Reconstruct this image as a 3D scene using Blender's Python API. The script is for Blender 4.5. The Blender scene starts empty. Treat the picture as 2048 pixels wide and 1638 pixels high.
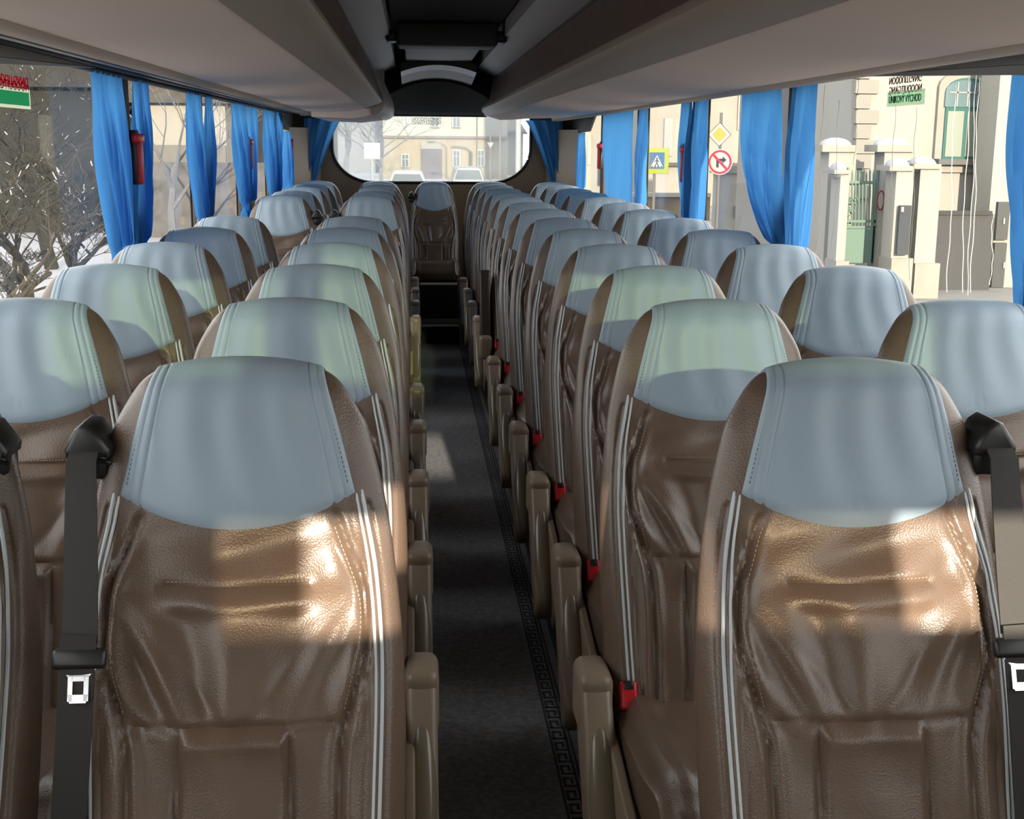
import bpy, bmesh, math, random
from math import sin, cos, pi, exp, sqrt, radians
from mathutils import Vector, Matrix
random.seed(7)
S = bpy.context.scene
C = S.collection
ZC = 1.5                       # camera height above the aisle floor
CX = 0.192                     # middle of the aisle
FPX = 2550.0
ROW0L, ROW0R, RP = 1.898, 1.862, 0.744

# ------------------------------------------------------------------ camera
YAW, PIT, ROLL = .078, .2056, .008
def cam_axes():
    cy, sy = cos(YAW), sin(YAW)
    f = Vector((sy*cos(PIT), cy*cos(PIT), -sin(PIT)))
    r0 = Vector((cy, -sy, 0)); u0 = r0.cross(f)
    return cos(ROLL)*r0+sin(ROLL)*u0, -sin(ROLL)*r0+cos(ROLL)*u0, f
CR, CU, CF = cam_axes()
cd = bpy.data.cameras.new('camera'); cam = bpy.data.objects.new('camera', cd); C.objects.link(cam)
cd.sensor_fit = 'HORIZONTAL'; cd.sensor_width = 36; cd.lens = FPX/2048*36
cd.clip_start = .05; cd.clip_end = 600
M = Matrix((CR, CU, -CF)).transposed().to_4x4(); M.translation = Vector((0, 0, ZC)); cam.matrix_world = M
S.camera = cam
def at(px, py, Y):
    d = CR*((px-1024)/FPX)-CU*((py-819)/FPX)+CF
    k = Y/d.y
    return Vector((d.x*k, Y, ZC+d.z*k))

# ------------------------------------------------------------------ materials
def mat(name, col, rough=.5, metal=0, bump=0, bscale=200, spec=.5, var=0, vscale=6, coat=0, kind='noise', sheen=0):
    m = bpy.data.materials.new(name); m.use_nodes = True
    nt = m.node_tree; b = nt.nodes['Principled BSDF']
    b.inputs['Base Color'].default_value = (*col, 1); b.inputs['Roughness'].default_value = rough
    b.inputs['Metallic'].default_value = metal; b.inputs['Specular IOR Level'].default_value = spec
    b.inputs['Coat Weight'].default_value = coat; b.inputs['Coat Roughness'].default_value = .30
    if sheen: b.inputs['Sheen Weight'].default_value = sheen
    tc = nt.nodes.new('ShaderNodeTexCoord')
    if var:
        n = nt.nodes.new('ShaderNodeTexNoise'); n.inputs['Scale'].default_value = vscale; n.inputs['Detail'].default_value = 5
        nt.links.new(tc.outputs['Object'], n.inputs['Vector'])
        r = nt.nodes.new('ShaderNodeValToRGB')
        r.color_ramp.elements[0].position = .3; r.color_ramp.elements[1].position = .7
        r.color_ramp.elements[0].color = (*[max(0, c*(1-var)) for c in col], 1)
        r.color_ramp.elements[1].color = (*[min(1, c*(1+var)) for c in col], 1)
        nt.links.new(n.outputs['Fac'], r.inputs[0]); nt.links.new(r.outputs[0], b.inputs['Base Color'])
    if bump:
        if kind == 'voronoi':
            n = nt.nodes.new('ShaderNodeTexVoronoi'); n.inputs['Scale'].default_value = bscale; out = n.outputs['Distance']
        else:
            n = nt.nodes.new('ShaderNodeTexNoise'); n.inputs['Scale'].default_value = bscale; n.inputs['Detail'].default_value = 4; out = n.outputs['Fac']
        nt.links.new(tc.outputs['Object'], n.inputs['Vector'])
        bp = nt.nodes.new('ShaderNodeBump'); bp.inputs['Strength'].default_value = bump; bp.inputs['Distance'].default_value = .002
        nt.links.new(out, bp.inputs['Height']); nt.links.new(bp.outputs[0], b.inputs['Normal'])
    return m
def glass(name, tint=(.93, .92, .89), haze=0, refl=.2):
    m = bpy.data.materials.new(name); m.use_nodes = True; nt = m.node_tree; nt.nodes.clear()
    o = nt.nodes.new('ShaderNodeOutputMaterial'); tr = nt.nodes.new('ShaderNodeBsdfTransparent'); tr.inputs[0].default_value = (*tint, 1)
    base = tr.outputs[0]
    if haze:
        df = nt.nodes.new('ShaderNodeBsdfTranslucent'); df.inputs[0].default_value = (.8, .85, .9, 1)
        n = nt.nodes.new('ShaderNodeTexNoise'); n.inputs['Scale'].default_value = 3; n.inputs['Detail'].default_value = 6
        tc = nt.nodes.new('ShaderNodeTexCoord'); nt.links.new(tc.outputs['Object'], n.inputs['Vector'])
        mr = nt.nodes.new('ShaderNodeMapRange'); mr.inputs['From Min'].default_value = .35; mr.inputs['From Max'].default_value = .65
        mr.inputs['To Min'].default_value = haze*.6; mr.inputs['To Max'].default_value = haze*1.4
        nt.links.new(n.outputs['Fac'], mr.inputs['Value'])
        mx = nt.nodes.new('ShaderNodeMixShader'); nt.links.new(mr.outputs[0], mx.inputs[0])
        nt.links.new(base, mx.inputs[1]); nt.links.new(df.outputs[0], mx.inputs[2]); base = mx.outputs[0]
    gl = nt.nodes.new('ShaderNodeBsdfGlossy'); gl.inputs['Roughness'].default_value = 0.0; gl.inputs[0].default_value = (1, 1, 1, 1)
    lw = nt.nodes.new('ShaderNodeLayerWeight'); lw.inputs[0].default_value = .5
    p = nt.nodes.new('ShaderNodeMath'); p.operation = 'POWER'; p.inputs[1].default_value = 5; nt.links.new(lw.outputs['Facing'], p.inputs[0])
    a = nt.nodes.new('ShaderNodeMath'); a.operation = 'MULTIPLY_ADD'; a.inputs[1].default_value = .95*refl; a.inputs[2].default_value = .035*refl; nt.links.new(p.outputs[0], a.inputs[0])
    mx = nt.nodes.new('ShaderNodeMixShader'); nt.links.new(a.outputs[0], mx.inputs[0]); nt.links.new(base, mx.inputs[1]); nt.links.new(gl.outputs[0], mx.inputs[2])
    nt.links.new(mx.outputs[0], o.inputs[0]); return m
def cloth(name, col, trans=.5):
    m = bpy.data.materials.new(name); m.use_nodes = True; nt = m.node_tree; nt.nodes.clear()
    o = nt.nodes.new('ShaderNodeOutputMaterial'); d = nt.nodes.new('ShaderNodeBsdfDiffuse'); t = nt.nodes.new('ShaderNodeBsdfTranslucent')
    d.inputs[0].default_value = (*col, 1); t.inputs[0].default_value = (*[min(1, c*1.15) for c in col], 1)
    mx = nt.nodes.new('ShaderNodeMixShader'); mx.inputs[0].default_value = trans
    nt.links.new(d.outputs[0], mx.inputs[1]); nt.links.new(t.outputs[0], mx.inputs[2]); nt.links.new(mx.outputs[0], o.inputs[0]); return m

BROWN = mat('brown_leather', (.140, .094, .067), .36, bump=.22, bscale=330, kind='voronoi', var=.08, vscale=9, coat=.25)
GREY = mat('grey_blue_leather', (.33, .42, .505), .42, bump=.10, bscale=420, kind='voronoi')
STITCH = mat('tan_thread', (.36, .27, .18), .7)
STITCHB = mat('slate_thread', (.10, .13, .17), .7)
PIPE = mat('pale_piping', (.62, .68, .72), .35)
BEIGE = mat('beige_plastic', (.27, .205, .15), .38)
TAUPE = mat('taupe_gloss_plastic', (.20, .165, .12), .2)
DKBROWN = mat('dark_brown_leather', (.05, .034, .025), .4)
BLACKP = mat('black_plastic', (.018, .018, .019), .35)
WEB = mat('black_webbing', (.035, .032, .030), .7, bump=.3, bscale=500)
RED = mat('red_plastic', (.65, .015, .03), .3)
CHROME = mat('chrome', (.8, .8, .82), .18, metal=1)
CARPET = mat('charcoal_carpet', (.19, .19, .20), .95, bump=.6, bscale=700, var=.25, vscale=60, spec=.1)
KEYM = mat('black_carpet_border', (.055, .055, .058), .95, spec=.1)
FABRIC = mat('mauve_beige_fabric', (.80, .66, .58), .9, bump=.25, bscale=900, spec=.2)
NOSE = mat('brown_grey_plastic', (.36, .28, .205), .5)
WOOD = mat('dark_brown_veneer', (.15, .092, .066), .42, var=.2, vscale=12)
PANEL = mat('grey_panel', (.42, .385, .345), .5)
BLACKC = mat('black_ceiling_felt', (.02, .02, .021), .9, spec=.2)
DKGREY = mat('dark_grey_plastic', (.06, .06, .063), .5, spec=.3)
MIDGREY = mat('mid_grey_plastic', (.26, .25, .235), .45)
TRIMB = mat('beige_trim', (.46, .35, .25), .55)
PILLAR = mat('brown_pillar_trim', (.07, .055, .045), .6)
WALLB = mat('brown_wall_trim', (.15, .11, .08), .6)
CURT = cloth('blue_curtain', (.09, .32, .66), .55)
TAN = mat('tan_tieback', (.28, .2, .12), .6)
GLASS = glass('window_glass')
GREENG = glass('green_tinted_glass', (.25, .29, .225))
REARG = glass('misted_glass', (.84, .86, .86), .07)
FRONTFILL = cloth('front_fill_cloth', (.34, .33, .31), .6)  # translucent sheet added behind the camera to spread soft light on the seats
SUNDIM = glass('sun_dimming_glass', (.36, .33, .28))  # tint added to weaken the sun beside the clear gaps

# ------------------------------------------------------------------ mesh helpers
class MB:
    def __init__(s): s.v = []; s.f = []; s.m = []; s.mi = 0
    def add(s, vs, fs, mi=None):
        o = len(s.v); s.v += [tuple(v) for v in vs]; s.f += [tuple(i+o for i in f) for f in fs]; s.m += [s.mi if mi is None else mi]*len(fs)
        return s
    def box(s, a, b, mi=None):
        x0, y0, z0 = a; x1, y1, z1 = b
        v = [(x0, y0, z0), (x1, y0, z0), (x1, y1, z0), (x0, y1, z0), (x0, y0, z1), (x1, y0, z1), (x1, y1, z1), (x0, y1, z1)]
        return s.add(v, [(3, 2, 1, 0), (4, 5, 6, 7), (0, 1, 5, 4), (1, 2, 6, 5), (2, 3, 7, 6), (3, 0, 4, 7)], mi)
    def bm(s, bm, mi=None):
        bm.verts.index_update(); s.add([v.co[:] for v in bm.verts], [[v.index for v in f.verts] for f in bm.faces], mi); bm.free(); return s
    def rbox(s, a, b, r=.01, seg=3, mat4=None, mi=None):
        bm = bmesh.new(); bmesh.ops.create_cube(bm, size=1)
        for v in bm.verts:
            v.co = Vector([(a[i]+b[i])/2+v.co[i]*(b[i]-a[i]) for i in range(3)])
        bmesh.ops.bevel(bm, geom=bm.edges[:], offset=r, segments=seg, profile=.5, affect='EDGES')
        if mat4: bm.transform(mat4)
        return s.bm(bm, mi)
    def prism(s, poly, axis, a, b, bev=0, mi=None):
        bm = bmesh.new()
        def P(p, k):
            return {'x': (k, p[0], p[1]), 'y': (p[0], k, p[1]), 'z': (p[0], p[1], k)}[axis]
        v0 = [bm.verts.new(P(p, a)) for p in poly]; v1 = [bm.verts.new(P(p, b)) for p in poly]
        n = len(poly); bm.faces.new(v0); bm.faces.new(v1[::-1])
        for i in range(n): bm.faces.new((v0[i], v1[i], v1[(i+1) % n], v0[(i+1) % n]))
        bmesh.ops.recalc_face_normals(bm, faces=bm.faces[:])
        if bev:
            ed = [e for e in bm.edges if (e.verts[0] in v0) == (e.verts[1] in v0)]
            bmesh.ops.bevel(bm, geom=ed, offset=bev, segments=3, profile=.5, affect='EDGES')
        return s.bm(bm, mi)
    def tube(s, pts, r, n=8, mi=None):
        pts = [Vector(p) for p in pts]; R = r if isinstance(r, (list, tuple)) else [r]*len(pts)
        vs = []; up = Vector((0, 0, 1))
        for i, p in enumerate(pts):
            d = (pts[min(i+1, len(pts)-1)]-pts[max(i-1, 0)]).normalized()
            ref = up if abs(d.z) < .95 else Vector((1, 0, 0))
            a = d.cross(ref).normalized(); b = d.cross(a).normalized()
            vs += [p+(a*cos(2*pi*k/n)+b*sin(2*pi*k/n))*R[i] for k in range(n)]
        fs = [(i*n+k, i*n+(k+1) % n, (i+1)*n+(k+1) % n, (i+1)*n+k) for i in range(len(pts)-1) for k in range(n)]
        fs += [tuple(range(n))[::-1], tuple((len(pts)-1)*n+k for k in range(n))]
        return s.add(vs, fs, mi)
    def ell(s, c, r, rot=None, nu=20, nv=12, mi=None):
        bm = bmesh.new(); bmesh.ops.create_uvsphere(bm, u_segments=nu, v_segments=nv, radius=1)
        m = Matrix.Translation(c) @ (rot or Matrix.Identity(4)) @ Matrix.Diagonal((*r, 1)); bm.transform(m); return s.bm(bm, mi)
    def grid(s, rows, mi=None, closed=False):
        n = len(rows[0]); vs = [p for r in rows for p in r]
        fs = []
        for i in range(len(rows)-1):
            for k in range(n if closed else n-1):
                fs.append((i*n+k, i*n+(k+1) % n, (i+1)*n+(k+1) % n, (i+1)*n+k))
        return s.add(vs, fs, mi)
    def mesh(s, name, mats, smooth=True, merge=0, fix=True):
        me = bpy.data.meshes.new(name); me.from_pydata([tuple(v) for v in s.v], [], s.f)
        for m in (mats if isinstance(mats, (list, tuple)) else [mats]): me.materials.append(m)
        me.polygons.foreach_set('material_index', s.m)
        bm = bmesh.new(); bm.from_mesh(me)
        if merge: bmesh.ops.remove_doubles(bm, verts=bm.verts[:], dist=merge)
        if fix: bmesh.ops.recalc_face_normals(bm, faces=bm.faces[:])
        for f in bm.faces: f.smooth = smooth
        if smooth:
            for e in bm.edges:
                if len(e.link_faces) == 2 and e.calc_face_angle(0) > radians(38): e.smooth = False
        bm.to_mesh(me); bm.free(); return me
    def build(s, name, mats, parent=None, **k):
        o = bpy.data.objects.new(name, s.mesh(name, mats, **k)); C.objects.link(o)
        if parent: o.parent = parent
        return o
def tag(o, label=None, cat=None, group=None, kind=None):
    if label: o['label'] = label
    if cat: o['category'] = cat
    if group: o['group'] = group
    if kind: o['kind'] = kind
    return o
def thing(name, label, cat, loc=(0, 0, 0), group=None):
    o = bpy.data.objects.new(name, None); C.objects.link(o); o.location = loc; o.empty_display_size = .1
    return tag(o, label, cat, group)
def struct(o): o['kind'] = 'structure'; return o
def copy_tree(o, parent=None):
    c = o.copy(); C.objects.link(c)
    if parent: c.parent = parent
    for ch in list(o.children): copy_tree(ch, c)
    return c
def text_mesh(txt, size, flipx=False, flipy=False, depth=.0008):
    cu = bpy.data.curves.new('txt', 'FONT'); cu.body = txt; cu.size = size; cu.align_x = 'CENTER'; cu.align_y = 'CENTER'; cu.extrude = depth
    o = bpy.data.objects.new('txt', cu); C.objects.link(o)
    dg = bpy.context.evaluated_depsgraph_get(); me = bpy.data.meshes.new_from_object(o.evaluated_get(dg))
    bpy.data.objects.remove(o); bpy.data.curves.remove(cu)
    me.transform(Matrix.Diagonal((-1 if flipx else 1, -1 if flipy else 1, 1, 1)))
    bm = bmesh.new(); bm.from_mesh(me); bmesh.ops.recalc_face_normals(bm, faces=bm.faces[:]); bm.to_mesh(me); bm.free()
    return me
def text_obj(name, txt, size, m, mw, parent=None, width=None, **k):
    me = text_mesh(txt, size, **k); me.materials.clear(); me.materials.append(m)
    if width:
        xs = [v.co.x for v in me.vertices]; sc = width/(max(xs)-min(xs)); me.transform(Matrix.Diagonal((sc, 1, 1, 1)))
    o = bpy.data.objects.new(name, me); C.objects.link(o)
    me.transform(mw)
    if parent: o.parent = parent
    return o
def crom(tab, t):
    if t <= tab[0][0]: return tab[0][1]
    if t >= tab[-1][0]: return tab[-1][1]
    for i in range(len(tab)-1):
        if t <= tab[i+1][0]:
            t0, a = tab[i]; t1, b = tab[i+1]; h = t1-t0; u = (t-t0)/h
            def sl(j):
                if j <= 0 or j >= len(tab)-1: return (tab[min(j+1, len(tab)-1)][1]-tab[max(j-1, 0)][1])/(tab[min(j+1, len(tab)-1)][0]-tab[max(j-1, 0)][0])
                return (tab[j+1][1]-tab[j-1][1])/(tab[j+1][0]-tab[j-1][0])
            m0, m1 = sl(i)*h, sl(i+1)*h
            return (2*u**3-3*u*u+1)*a+(u**3-2*u*u+u)*m0+(-2*u**3+3*u*u)*b+(u**3-u*u)*m1
def sst(a, b, x):
    x = max(0, min(1, (x-a)/(b-a))); return x*x*(3-2*x)
ORD = ['front', 'second', 'third', 'fourth', 'fifth', 'sixth', 'seventh', 'eighth', 'ninth', 'tenth', 'eleventh', 'twelfth', 'last']

# ------------------------------------------------------------------ the seat
ZT = 1.183
WT = [(0, .116), (.006, .132), (.02, .147), (.055, .168), (.1, .188), (.22, .216), (.34, .232), (.46, .241), (.6, .241), (.84, .234)]
PT = [(.17, .172), (.22, .185), (.30, .200), (.42, .208), (.6, .204), (.8, .196)]
ST = [(.21, .138), (.27, .162), (.325, .183), (.385, .184), (.46, .166), (.54, .150), (.8, .148)]
def wid(t): return crom(WT, t)
def thick(t):
    D = .092+.05*sst(.2, .5, t)
    return D*sqrt(max(0, 1-(1-min(1, t/.034))**2))
def yc(t):
    s = .16*t+.21*(sqrt((t-.25)**2+.01)+(t-.25)-(sqrt(.0725)-.25))/2
    return -s
def gro(d, w, dep): return -dep*exp(-(d/w)**2)
def relief(x, t):
    a = abs(x); w = wid(t); F = 0
    lo = sst(.22, .31, t); e = 1-min(1, a/w)**6
    F += lo*.022*sst(.12, .205, a)*e
    F += .011*(1-min(1, a/.15)**2)*sst(.25, .34, t)*(1-sst(.47, .58, t))
    F += .010*(1-min(1, a/.16)**2)*(1-sst(.18, .28, t))*sst(.0, .05, t)
    if t > .205:
        F += gro(a-crom(ST, t), .0065, .0085)*sst(.205, .23, t)
        F += .0045*exp(-((a-crom(ST, t)-.013)/.008)**2)*sst(.23, .27, t)
        F += .0035*exp(-((a-crom(ST, t)+.014)/.009)**2)*sst(.23, .27, t)
        F += gro(a-(crom(PT, t)-.022), .004, .004)*sst(.21, .27, t)
        F += gro(a-(crom(PT, t)+.007), .0045, .005)
    # horizontal stitched seam and trapezoid pleat panel
    hm = 1-sst(.10, .118, a)
    F += gro(t-.312, .0055, .0075)*hm
    F += .009*exp(-((t-.331)/.016)**2)*(1-sst(.08, .14, a))
    hm2 = 1-sst(.068, .080, a)
    F += gro(t-.492, .006, .008)*(1-sst(.14, .155, a))*(.45+.55*hm2)
    F += .008*exp(-((t-.507)/.014)**2)*hm2
    if t > .49: F += gro(a-(.076+.03*(t-.49)), .006, .007)*sst(.49, .51, t)
    F += .009*sst(.492, .532, t)*hm2
    # folds running down into the pleat
    if .30 < t < .53:
        q = (x+.01)/max(.05, .165-.5*(t-.325)); env = sin(pi*min(1, max(0, (t-.315)/.195)))**.8
        F += env*(.0072*sin(q*5.4+.9*sin(1.9*q)+.9)+.0034*sin(q*10-t*9+.4))*(1-sst(.145, .19, a))
        dg = (a-.165)+.62*(t-.365)
        F += -.009*env*exp(-(dg/.02)**2)+.008*env*exp(-((dg-.035)/.02)**2)*(1-sst(.165, .195, a))
        dg2 = (a-.165)+.9*(t-.325)
        F += -.004*env*exp(-(dg2/.012)**2)
    F += .0035*sin(x*31+t*17+2*sin(t*23))*sst(.22, .27, t)*(1-sst(.30, .33, t))*(1-sst(.13, .18, a))
    F += .0018*sin(x*47-t*29)*lo*(1-sst(.17, .2, a))
    return F
def surf(x, t, side, rel=True):
    w = wid(t); H = thick(t)/2*sqrt(max(0, 1-min(1, abs(x)/w)**4.2))
    z = ZT-t-.017*(x/.13)**2*exp(-t/.05)
    fr = relief(x, t)*min(1, t/.03) if rel else 0
    y = yc(t)-H-fr*(1 if H > 1e-6 else 0) if side < 0 else yc(t)+H
    return Vector((x, y, z))
def tlist(t1, n):
    return [t1*(k/n)**1.0 for k in range(n+1)]
def mesh_backrest():
    mb = MB(); NX = 136
    ts = [0, .0015, .004, .008, .013, .019, .026, .033]+[.033+.0062*k for k in range(1, 127)]
    rows = []
    for t in ts:
        w = wid(t); r = []
        for k in range(NX+1):
            a = -1+2*k/NX; r.append(surf(w*sin(a*pi/2), t, -1))
        for k in range(1, 24):
            a = 1-2*k/24; r.append(surf(w*sin(a*pi/2), t, 1))
        rows.append(r)
    mb.grid(rows, closed=True)
    n = len(rows[0]); base = (len(rows)-1)*n
    mb.add([], [], 0); mb.f.append(tuple(base+k for k in range(n))); mb.m.append(0)
    return mb.mesh('backrest', BROWN, merge=2e-5)
def gw(t): return .125+.048*(min(1, t/.19))**.95
def mesh_cover():
    NX, rows = 92, []
    bl = [.10, .08, .06, .045, .033, .024, .016, .010, .005, .002]
    NF = 46
    seq = [(+1, t) for t in bl]+[(-1, None)]*0
    G = []
    for side, t in seq: G.append([surf(gw(t)*(-1+2*k/NX), t, 1, False) for k in range(NX+1)])
    for j in range(NF+1):
        r = []
        for k in range(NX+1):
            a = -1+2*k/NX; tb = .240-.050*a*a; t = tb*(j/NF)**1.35
            x = a*gw(t); r.append(surf(x, t, -1, True))
        G.append(r)
    nr = len(G)
    out = []
    for i in range(nr):
        r = []
        for k in range(NX+1):
            du = G[i][min(k+1, NX)]-G[i][max(k-1, 0)]; dv = G[min(i+1, nr-1)][k]-G[max(i-1, 0)][k]
            nrm = dv.cross(du)
            nrm = nrm.normalized() if nrm.length > 1e-12 else Vector((0, -1, 0))
            a = -1+2*k/NX; t = max(0, (i-len(bl))/NF)
            edge = min(k, NX-k, i, nr-1-i)
            h = (-.003, .0012, .0034, .0044)[min(edge, 3)]
            if i > len(bl):
                h += gro(abs(a)-.80, .012, .0026)+gro(abs(a)-.89, .010, .0016)
                h += .0018*sin(a*13+1.5*sin(t*4))*sin(pi*t)*(1 if abs(a) < .78 else .3)
                p = G[i][k]; rr = sqrt((p.x)**2+((ZT-p.z)-.200)**2)
                h += -.0009*exp(-((rr-.0105)/.002)**2)
            r.append(G[i][k]+nrm*h)
        out.append(r)
    mb = MB(); mb.grid(out); return mb.mesh('head_cover', GREY)
def mesh_piping(sg):
    mb = MB()
    for off, r in ((0, .0032), (-.0085, .0022)):
        pts = []
        for k in range(40):
            t = .178+.60*k/39; x = crom(PT, t)+off+.003*max(0, 1-k/3)
            p = surf(x, t, -1); p.x *= sg; p.y -= .0008-.006*max(0, 1-k/1.5); pts.append(p)
        mb.tube(pts, r, 6)
    return mb.mesh('piping', PIPE)
def mesh_stitch(which):
    mb = MB()
    def dash(f, u0, u1, step):
        u = u0
        while u < u1:
            p, q = f(u), f(u+step*.6); mb.tube([p, q], .0009, 4); u += step
    k, sg = which
    if k == 0: dash(lambda u: surf(u, .3055, -1)+Vector((0, -.0004, 0)), -.10, .10, .006)
    if k == 1: dash(lambda u: surf(sg*(crom(ST, u)-.008), u, -1)+Vector((0, -.0004, 0)), .235, .47, .006)
    if k == 2: dash(lambda u: surf(sg*gw(u)*.945, u, -1)+Vector((0, -.0046, 0)), .02, .17, .007)
    return mb.mesh('stitching', STITCH if k < 2 else STITCHB)
def mesh_cushion(zt):
    mb = MB()
    def top(x, f):      # f 0 back .. 1 front
        a = abs(x)/.225
        z = zt-.012+.018*sst(.55, .85, a)-.05*sst(.8, 1, a)**2-.055*sst(.82, 1.0, f)**2+.012*sst(.3, .75, f)
        z += gro(a-.62, .03, .006)+gro(a-.80, .02, .005)
        return z
    rows = []
    for j in range(31):
        f = j/30; y = -.215-.47*f; r = []
        wf = .225-.02*sst(.7, 1, f)
        r.append((-wf*.97, y, zt-.13)); r.append((-wf, y, zt-.10))
        for k in range(41):
            x = -1+2*k/40; r.append((wf*sin(x*pi/2), y, top(.225*sin(x*pi/2), f)))
        r.append((wf, y, zt-.10)); r.append((wf*.97, y, zt-.13)); rows.append(r)
    rows.append([(p[0]*.98, -.70, p[2]*.5+(zt-.085)*.5-.01) for p in rows[-1]])
    rows.append([(p[0]*.96, -.69, zt-.13) for p in rows[-1]])
    mb.grid(rows)
    mb.add([(-.21, -.215, zt-.13), (.21, -.215, zt-.13), (.21, -.69, zt-.13), (-.21, -.69, zt-.13)], [(0, 1, 2, 3)])
    return mb.mesh('seat_cushion', BROWN)
def mesh_base(zt, zf=.05):
    mb = MB()
    mb.rbox((-.20, -.62, zt-.165), (.20, -.20, zt-.128), .01, 2)
    for sx in (-.13, .13):
        mb.rbox((sx-.025, -.36, zf+.006), (sx+.025, -.24, zt-.16), .012, 2)
        mb.rbox((sx-.03, -.60, zf), (sx+.03, -.20, zf+.018), .006, 2)
    return mb.mesh('seat_base', DKGREY)
def capsule(p0, p1, r0, r1, n=14):
    p0, p1 = Vector(p0), Vector(p1); d = (p1-p0).normalized(); q = Vector((-d.y, d.x)); out = []
    for k in range(n+1):
        a = pi/2+pi*k/n; out.append(p0+d*cos(a)*r0+q*sin(a)*r0)
    for k in range(n+1):
        a = -pi/2+pi*k/n; out.append(p1+d*cos(a)*r1+q*sin(a)*r1)
    return [(p.x, p.y) for p in out]
def mesh_arm(xs):
    mb = MB(); x0 = xs*.268
    mb.prism(capsule((-.275, .415), (-.47, .150), .062, .052), 'x', x0-.030, x0+.030, .014)
    return mb.mesh('armrest', BEIGE)
def mesh_armpad(xs):
    mb = MB(); d = Vector((0, -.195, -.265)).normalized()
    n = Vector((0, d.z, -d.y)); n = n if n.y < 0 else -n
    c = Vector((xs*.268, -.395, .252))+n*.050
    rot = Matrix((Vector((1, 0, 0)), d, Vector((1, 0, 0)).cross(d))).transposed().to_4x4()
    mb.ell(c, (.0275, .165, .022), rot, 28, 18); return mb.mesh('armrest_pad', TAUPE)
def mesh_hinge(xs):
    mb = MB(); x0 = xs*.268
    mb.rbox((x0-.034, -.318, .36), (x0+.034, -.19, .49), .022, 5)
    return mb.mesh('armrest_hinge', BEIGE)
def mesh_arm_up(xs):
    mb = MB(); x0 = xs*.268
    mb.prism(capsule((-.25, .45), (-.165, .79), .045, .04), 'x', x0-.027, x0+.027, .009); return mb.mesh('armrest', DKBROWN)
def mesh_side(xs):
    mb = MB(); x0 = xs*.242
    mb.prism([(-.20, .40), (-.20, .09), (-.55, .09), (-.64, .20), (-.60, .33), (-.40, .37)], 'x', x0-.008, x0+.012, .005)
    return mb.mesh('side_panel', BEIGE)
def mesh_buckle(xs):
    mb = MB(); x0 = xs*.203
    rot = Matrix.Translation((x0, -.30, .435)) @ Matrix.Rotation(radians(-25), 4, 'X')
    mb.rbox((-.017, -.012, -.02), (.017, .012, .035), .006, 3, rot, 0)
    mb.rbox((-.010, -.0135, .018), (.010, .0135, .0362), .003, 2, rot, 1)
    mb.tube([(x0, -.285, .405), (x0, -.26, .36)], .009, 8, 1)
    return mb.mesh('belt_buckle', [RED, BLACKP])
def strip(mb, pts, w, th=.0016, mi=None):
    rows = []
    for i, (p, wd) in enumerate(zip(pts, w)):
        p = Vector(p); d = (Vector(pts[min(i+1, len(pts)-1)])-Vector(pts[max(i-1, 0)])).normalized()
        s = Vector((1, 0, 0)); s = (s-d*s.dot(d)).normalized(); n = s.cross(d)
        rows.append([p-s*wd/2-n*th, p-s*wd/6-n*th*1.2, p+s*wd/6-n*th*1.2, p+s*wd/2-n*th, p+s*wd/2+n*th, p-s*wd/2+n*th])
    mb.grid(rows, mi, closed=True)
def belt_parts(xs, root, full=True, inset=False):
    gx = xs*(.212 if not inset else .172)
    mb = MB()
    mb.prism([(gx-.031, 1.052), (gx-.033, 1.064), (gx-.017, 1.094), (gx-.004, 1.103), (gx+.010, 1.098), (gx+.033, 1.064), (gx+.031, 1.052)], 'y', -.078, .0, .009)
    mb.rbox((gx-.024, -.055, 1.012), (gx+.024, .01, 1.066), .014, 3)
    mb.tube([(gx-.033, -.06, 1.052), (gx+.033, -.072, 1.044)], .0035, 8)
    g = mb.build('belt_guide', BLACKP, root)
    if not full: return
    x0 = gx+xs*.004
    mb = MB()
    strip(mb, [(x0, -.07, 1.065), (x0, -.095, 1.05), (x0-xs*.002, -.115, 1.0), (x0-xs*.008, -.165, .90), (x0-xs*.012, -.205, .82)], [.040, .042, .044, .047, .048])
    strip(mb, [(x0-xs*.012, -.207, .835), (x0-xs*.006, -.235, .72), (x0+xs*.006, -.262, .56), (x0+xs*.01, -.275, .42)], [.048, .048, .048, .048])
    w = mb.build('belt_webbing', WEB, root)
    mb = MB(); tx = x0-xs*.012; rot = Matrix.Translation((tx, -.213, .80)) @ Matrix.Rotation(radians(-22), 4, 'X')
    mb.rbox((-.037, -.008, -.012), (.037, .008, .017), .007, 3, rot)
    t = mb.build('belt_tongue', BLACKP, root)
    mb = MB()
    def fr(poly):
        mb2 = MB(); mb2.prism(poly, 'y', -.0015, .0015); mb.add([rot @ Vector(v) for v in mb2.v], mb2.f)
    fr([(-.025, -.010), (.025, -.010), (.014, -.022), (-.014, -.022)])
    fr([(-.014, -.020), (-.0075, -.020), (-.0075, -.055), (-.014, -.055)])
    fr([(.014, -.020), (.0075, -.020), (.0075, -.055), (.014, -.055)])
    fr([(-.014, -.046), (.014, -.046), (.011, -.0575), (-.011, -.0575)])
    fr([(-.009, -.020), (.009, -.020), (.009, -.028), (-.009, -.028)])
    b = mb.build('tongue_plate', CHROME, t, smooth=False); b['label'] = 'shiny metal latch plate'

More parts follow.
